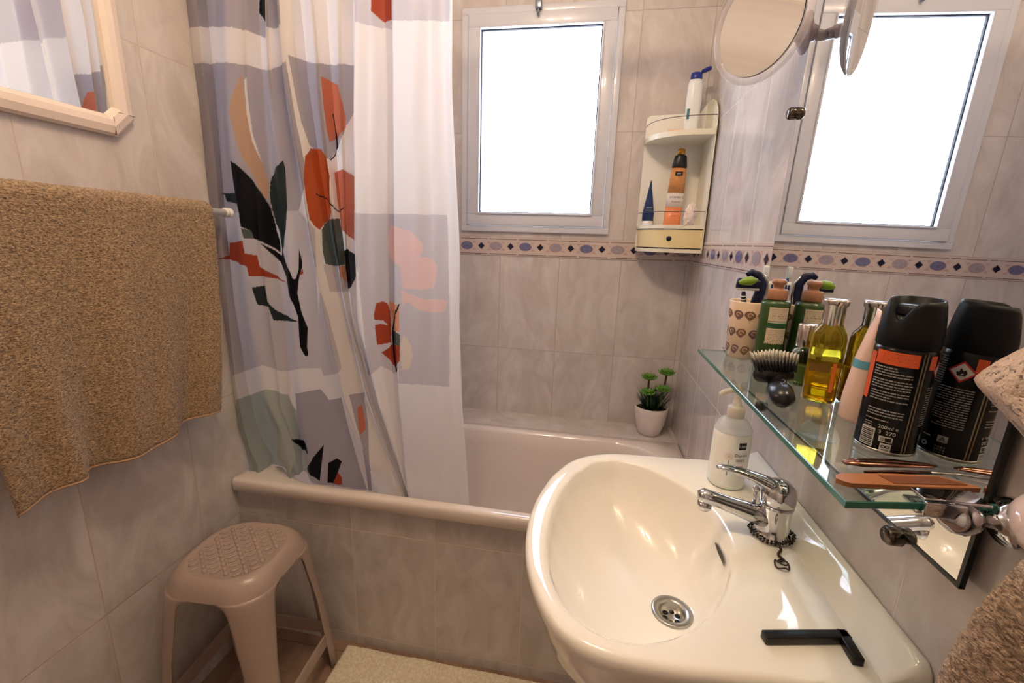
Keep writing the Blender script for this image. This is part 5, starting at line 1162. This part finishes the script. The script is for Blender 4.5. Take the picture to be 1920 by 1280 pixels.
def cloth_solid(name, fn, nu, nv, th, m_, parent, rough=0.0016, seed=0):
    """closed sheet: fn(u, v) -> (point, normal) for u, v in 0..1; thickness th; terry loops roughen both faces"""
    P = [[None] * (nv + 1) for _ in range(nu + 1)]; verts = []; faces = []
    pts = np.zeros((nu + 1, nv + 1, 3))
    for i in range(nu + 1):
        for j in range(nv + 1): pts[i, j] = fn(i / nu, j / nv)
    du = np.gradient(pts, axis=0); dv = np.gradient(pts, axis=1); N = np.cross(du, dv); N /= (np.linalg.norm(N, axis=2, keepdims=True) + 1e-9)
    rg_ = np.random.RandomState(seed)
    uu = np.minimum(np.arange(nu + 1), np.arange(nu, -1, -1))[:, None] / nu; vv = np.minimum(np.arange(nv + 1), np.arange(nv, -1, -1))[None, :] / nv
    edge = np.clip(np.minimum(uu * nu, vv * nv) / 3.0, 0, 1) ** 0.5
    A = pts + N * (th / 2 * edge + rg_.rand(nu + 1, nv + 1) * rough)[:, :, None]
    B = pts - N * (th / 2 * edge + rg_.rand(nu + 1, nv + 1) * rough)[:, :, None]
    verts = np.concatenate((A.reshape(-1, 3), B.reshape(-1, 3))); K = (nu + 1) * (nv + 1)
    ix = lambda i, j, s: s * K + i * (nv + 1) + j
    for i in range(nu):
        for j in range(nv):
            faces.append((ix(i, j, 0), ix(i + 1, j, 0), ix(i + 1, j + 1, 0), ix(i, j + 1, 0)))
            faces.append((ix(i, j, 1), ix(i, j + 1, 1), ix(i + 1, j + 1, 1), ix(i + 1, j, 1)))
    for i in range(nu):
        faces.append((ix(i, 0, 0), ix(i, 0, 1), ix(i + 1, 0, 1), ix(i + 1, 0, 0))); faces.append((ix(i, nv, 0), ix(i + 1, nv, 0), ix(i + 1, nv, 1), ix(i, nv, 1)))
    for j in range(nv):
        faces.append((ix(0, j, 0), ix(0, j + 1, 0), ix(0, j + 1, 1), ix(0, j, 1))); faces.append((ix(nu, j, 0), ix(nu, j, 1), ix(nu, j + 1, 1), ix(nu, j + 1, 0)))
    me = bpy.data.meshes.new(name); me.from_pydata([tuple(v) for v in verts], [], faces); me.materials.append(m_)
    me.polygons.foreach_set('use_smooth', [True] * len(me.polygons)); me.update()
    o = bpy.data.objects.new(name, me); COL.objects.link(o)
    if parent: o.parent = parent
    return o

# towel rail on the left wall
BX, BZ = 0.062, 1.277
rl = empty('towel_rail', (0, 0.6, BZ)); tag(rl, 'white towel rail on the left wall beside the shower curtain', 'towel rail')
m = MB(); m.tube([(BX, -0.42, 0), (BX, 0.412, 0)], 0.0085, 20); m.build('rail', WHITEP, rl)
for y in (-0.385, 0.385):
    m = MB(); m.tube([(0.001, y, 0), (BX, y, 0)], 0.008, 16); m.lathe([(0.022, 0), (0.022, 0.006), (0.012, 0.010)], 24, M=Matrix.Translation((0.0005, y, 0)) @ Matrix.Rotation(PI / 2, 4, 'Y')); m.build('rail_post', WHITEP, rl)
for s_ in (-1, 1):
    m = MB(); R_e = Matrix.Translation((BX, s_ * 0.405, 0)) @ Matrix.Rotation(-s_ * PI / 2, 4, 'X')
    m.lathe([(0.0085, -0.006), (0.0115, -0.005), (0.0115, 0.001), (0.0095, 0.003), (0.0095, 0.005), (0.0120, 0.007), (0.0120, 0.013), (0.009, 0.0165), (0.0001, 0.017)], 24, M=R_e); m.build('end_knob', WHITEP, rl)
# towel over the rail
TW0, TW1 = 0.455, 0.945
def towel_fn(u, v):
    # v: 0 = front hem, up the front, over the rail, down the back; u across from near to far
    zf = 0.783 - 0.014 * (1 - u) * (1 - u) + 0.008 * math.sin(u * 9); zb = 0.86
    y_top = TW0 + (TW1 - TW0) * u
    y_low = TW0 + 0.016 + (0.884 - TW0 - 0.016) * u
    R = 0.0175; Lf = BZ - zf; La = PI * R; Lb = BZ - zb; tot = Lf + La + Lb; s = v * tot
    if s < Lf:
        f = 1 - s / Lf; z = zf + s; fold = 0.013 * math.sin(u * 13.0 + 0.5) * f ** 0.8 + 0.008 * math.sin(u * 27 + f * 2) * f + 0.016 * f * math.exp(-((u - 0.12 - 0.10 * f) / 0.05) ** 2)
        return (BX + R + fold + 0.006 * f, y_top + (y_low - y_top) * f ** 1.3, z)
    if s < Lf + La:
        a = (s - Lf) / R; return (BX + R * math.cos(a), y_top, BZ + R * math.sin(a))
    f = (s - Lf - La) / Lb
    return (BX - R - 0.006 * f + 0.004 * math.sin(u * 12) * f, y_top + 0.01 * f, BZ - f * Lb)
tw1 = cloth_solid('bath_towel', towel_fn, 190, 330, 0.009, TERRY, None, 0.0026, 1); tag(tw1, 'fluffy light brown towel hanging over the white towel rail', 'towel')
def hem_fn(u, v):
    x, y, z = towel_fn(u, 0.0); return (x + 0.0006, y, z - 0.003 + v * 0.007)
hm = cloth_solid('towel_hem', hem_fn, 120, 4, 0.011, HEM, tw1, 0.0012, 2)

# towel at the right, nearest the camera
def rt_edge(z):
    zs_ = [0.50, 0.70, 0.85, 0.95, 1.02, 1.070, 1.093, 1.107, 1.126, 1.142, 1.165, 1.20, 1.26]
    ys_ = [0.372, 0.366, 0.361, 0.350, 0.330, 0.330, 0.346, 0.374, 0.417, 0.404, 0.380, 0.342, 0.30]
    return float(np.interp(z, zs_, ys_))
def rt_fn(u, v):
    z = 0.50 + 0.74 * v; e = rt_edge(z); y = 0.06 + (e - 0.06) * u
    drape = 0.012 * math.sin(u * 9 + 2.0 * v) * (1 - v) + 0.006 * math.sin(u * 22 + v * 5)
    return (1.312 + drape + 0.012 * v, y, z)
tw2 = cloth_solid('hand_towel', rt_fn, 120, 280, 0.013, TERRY2, None, 0.0030, 5); tag(tw2, 'fluffy brown towel hanging on the right wall next to the mirror', 'towel')
def rt_hem(u, v):
    zz_ = 1.082 + 0.115 * v; x, y, z = rt_fn(0.84 + 0.165 * u, (zz_ - 0.50) / 0.74); return (x - 0.0005, y, z)
th_ = cloth_solid('towel_hem', rt_hem, 40, 60, 0.0155, mat('towel_hem_pale', (206, 180, 156), 0.85, bump=0.5, bscale=420), tw2, 0.0010, 6)
lab(th_, 'smooth pale woven hem at the folded corner')
m = MB(); hk = [(0, 0, 0.0), (-0.018, 0, 0.0), (-0.040, 0, 0.004), (-0.052, 0, 0.02)]
hk = empty('towel_hook', (W, 0.17, 1.262)); tag(hk, 'chrome wall hook carrying the brown towel right of the mirror', 'hook')
m = MB(); m.tube([(0, 0, 0.0), (-0.03, 0, -0.004), (-0.052, 0, 0.0), (-0.060, 0, 0.018)], [0.006, 0.006, 0.006, 0.006], 12); m.ball((-0.060, 0, 0.021), 0.009); m.build('hook_arm', CHROME, hk)
m = MB(); m.lathe([(0.02, 0), (0.02, 0.004), (0.012, 0.008)], 24, M=Matrix.Rotation(-PI / 2, 4, 'Y')); m.build('hook_plate', CHROME, hk)

# ================================================================== LEFT MIRROR IN A WHITE FRAME
FRM = mat('mirror_frame_white', (240, 224, 212), 0.25, coat=0.4)
lm = empty('framed_mirror', (0, 0.45, 1.75)); tag(lm, 'white framed mirror with cut corners on the left wall above the towel', 'mirror')
def octo(y0, y1, z0, z1, c): return [(y0 + c, z0), (y1 - c, z0), (y1, z0 + c), (y1, z1 - c), (y1 - c, z1), (y0 + c, z1), (y0, z1 - c), (y0, z0 + c)]
fy0, fy1, fz0, fz1 = 0.06, 0.845, 1.413, 2.06
rr = []
for ins, x in ((0.0, 0.0), (0.0, 0.010), (0.005, 0.015), (0.018, 0.019), (0.030, 0.017), (0.038, 0.012), (0.040, 0.006)):
    rr.append([(x, y - 0.45, z - 1.75) for y, z in octo(fy0 + ins, fy1 - ins, fz0 + ins, fz1 - ins, 0.040 - ins * 0.6)])
m = MB(); m.rings(rr, smooth=False); m.build('frame', FRM, lm)
# seams of the corner pieces, thin lines in plain brown
m = MB(); m.box((0.0100, fy1 - 0.047 - 0.45, fz0 + 0.019 - 1.75), (0.0165, 0.0006, 0.034), 0); m.box((0.0100, fy1 - 0.019 - 0.45, fz0 + 0.047 - 1.75), (0.0165, 0.034, 0.0006), 0); m.build('corner_seam', mat('seam_brown', (130, 100, 84), 0.6), lm)
m = MB(); m.add([(0.006, y - 0.45, z - 1.75) for y, z in octo(fy0 + 0.036, fy1 - 0.036, fz0 + 0.036, fz1 - 0.036, 0.02)], [tuple(range(8))], 0, False); m.build('mirror_glass', MIRROR, lm)

# ================================================================== STOOL
STM = mat('taupe_plastic', (174, 154, 143), 0.24)
stl = empty('plastic_stool', (0.183, 0.793, 0), math.radians(3)); tag(stl, 'taupe plastic stool with woven pattern seat in front of the bath', 'stool')
SHt = 0.468
def sq(hx, hy, r, z, n=14):
    return [(x, y, z) for x, y in rrect(-hx, hx, -hy, hy, r, n)]
m = MB()
m.rings([sq(0.128, 0.124, 0.076, SHt - 0.042), sq(0.126, 0.122, 0.077, SHt - 0.034), sq(0.121, 0.117, 0.080, SHt - 0.018), sq(0.114, 0.110, 0.082, SHt - 0.007), sq(0.106, 0.102, 0.082, SHt - 0.001), sq(0.102, 0.098, 0.080, SHt), sq(0.099, 0.095, 0.078, SHt - 0.0004), sq(0.096, 0.092, 0.076, SHt - 0.0022)], cap1=True)
m.rings([sq(0.128, 0.124, 0.076, SHt - 0.042), sq(0.1245, 0.1205, 0.074, SHt - 0.042), sq(0.117, 0.113, 0.078, SHt - 0.018), sq(0.103, 0.099, 0.078, SHt - 0.006)])
seat = m.build('seat', STM, stl)
m = MB()
for i in range(-7, 8):
    for j in range(-7, 8):
        if (i + j) % 2: continue
        x, y = i * 0.0135, j * 0.0125
        if (abs(x) / 0.093) ** 2.6 + (abs(y) / 0.086) ** 2.6 > 1: continue
        h = (i + j) // 2 % 2
        M2 = Matrix.Translation((x, y, SHt - 0.0022)) @ Matrix.Rotation(PI / 4 if h else -PI / 4, 4, 'Z')
        m.lathe([(0.0085, 0), (0.0075, 0.0016), (0.004, 0.0026), (0.0001, 0.0030)], 14, sx=1.25, sy=0.62, M=M2)
m.build('woven_relief', STM, seat)
def leg(sx, sy):
    """L-shaped tapering leg, flat outer walls meeting in a rounded corner"""
    m = MB(); rr = []
    for z, f, w in ((SHt - 0.040, 0.0, 0.100), (SHt - 0.045, 0.02, 0.088), (SHt - 0.054, 0.05, 0.074), (SHt - 0.070, 0.09, 0.064), (SHt - 0.10, 0.15, 0.056), (0.25, 0.45, 0.050), (0.10, 0.8, 0.048), (0.004, 1.0, 0.044), (0.0, 1.0, 0.042)):
        hx = 0.128 + 0.028 * f; hy = 0.124 + 0.024 * f; r = 0.076 - 0.048 * f ** 0.5; t = 0.0035; w = max(w, r + 0.006)
        o = [(hx - w, hy)]
        for k in range(9): a = PI / 2 - PI / 2 * k / 8; o.append((hx - r + r * math.cos(a), hy - r + r * math.sin(a)))
        o.append((hx, hy - w))
        inn = [(hx - t, hy - w)]
        for k in range(9): a = PI / 2 * k / 8; q = r - t; inn.append((hx - r + q * math.cos(a), hy - r + q * math.sin(a)))
        inn.append((hx - w, hy - t))
        # a small return flange thickens the free edges
        rr.append([(sx * x, sy * y, z) for x, y in o + inn])
    m.rings(rr, cap0=True, cap1=True, smooth=True); o = m.build('leg', STM, stl)
    return o
for sx in (-1, 1):
    for sy in (-1, 1): leg(sx, sy)
for a, (h0, h1) in (('x', (0.118, 0.112)), ('y', (0.118, 0.112))):
    for s_ in (-1, 1):
        m = MB(); z0, z1 = 0.088, 0.128; f = 1 - (z0 + z1) / 2 / SHt
        hx = 0.128 + 0.028 * f; hy = 0.124 + 0.024 * f
        if a == 'x': m.box((0, s_ * (hy - 0.004), (z0 + z1) / 2), (2 * hx - 0.07, 0.006, z1 - z0), 0.001)
        else: m.box((s_ * (hx - 0.004), 0, (z0 + z1) / 2), (0.006, 2 * hy - 0.07, z1 - z0), 0.001)
        m.build('stretcher', STM, stl)

# ================================================================== BATH MAT
BM = terry('cream_pile', (232, 216, 178), (252, 244, 222), 160)
def mat_fn(u, v): return (0.340 + 0.66 * u, 0.60 + 0.375 * v, 0.0085 + 0.0012 * math.sin(u * 21) * math.sin(v * 15))
bmt = cloth_solid('bath_mat', mat_fn, 190, 110, 0.0125, BM, None, 0.0030, 9); tag(bmt, 'cream cotton bath mat on the floor in front of the bath', 'bath mat')
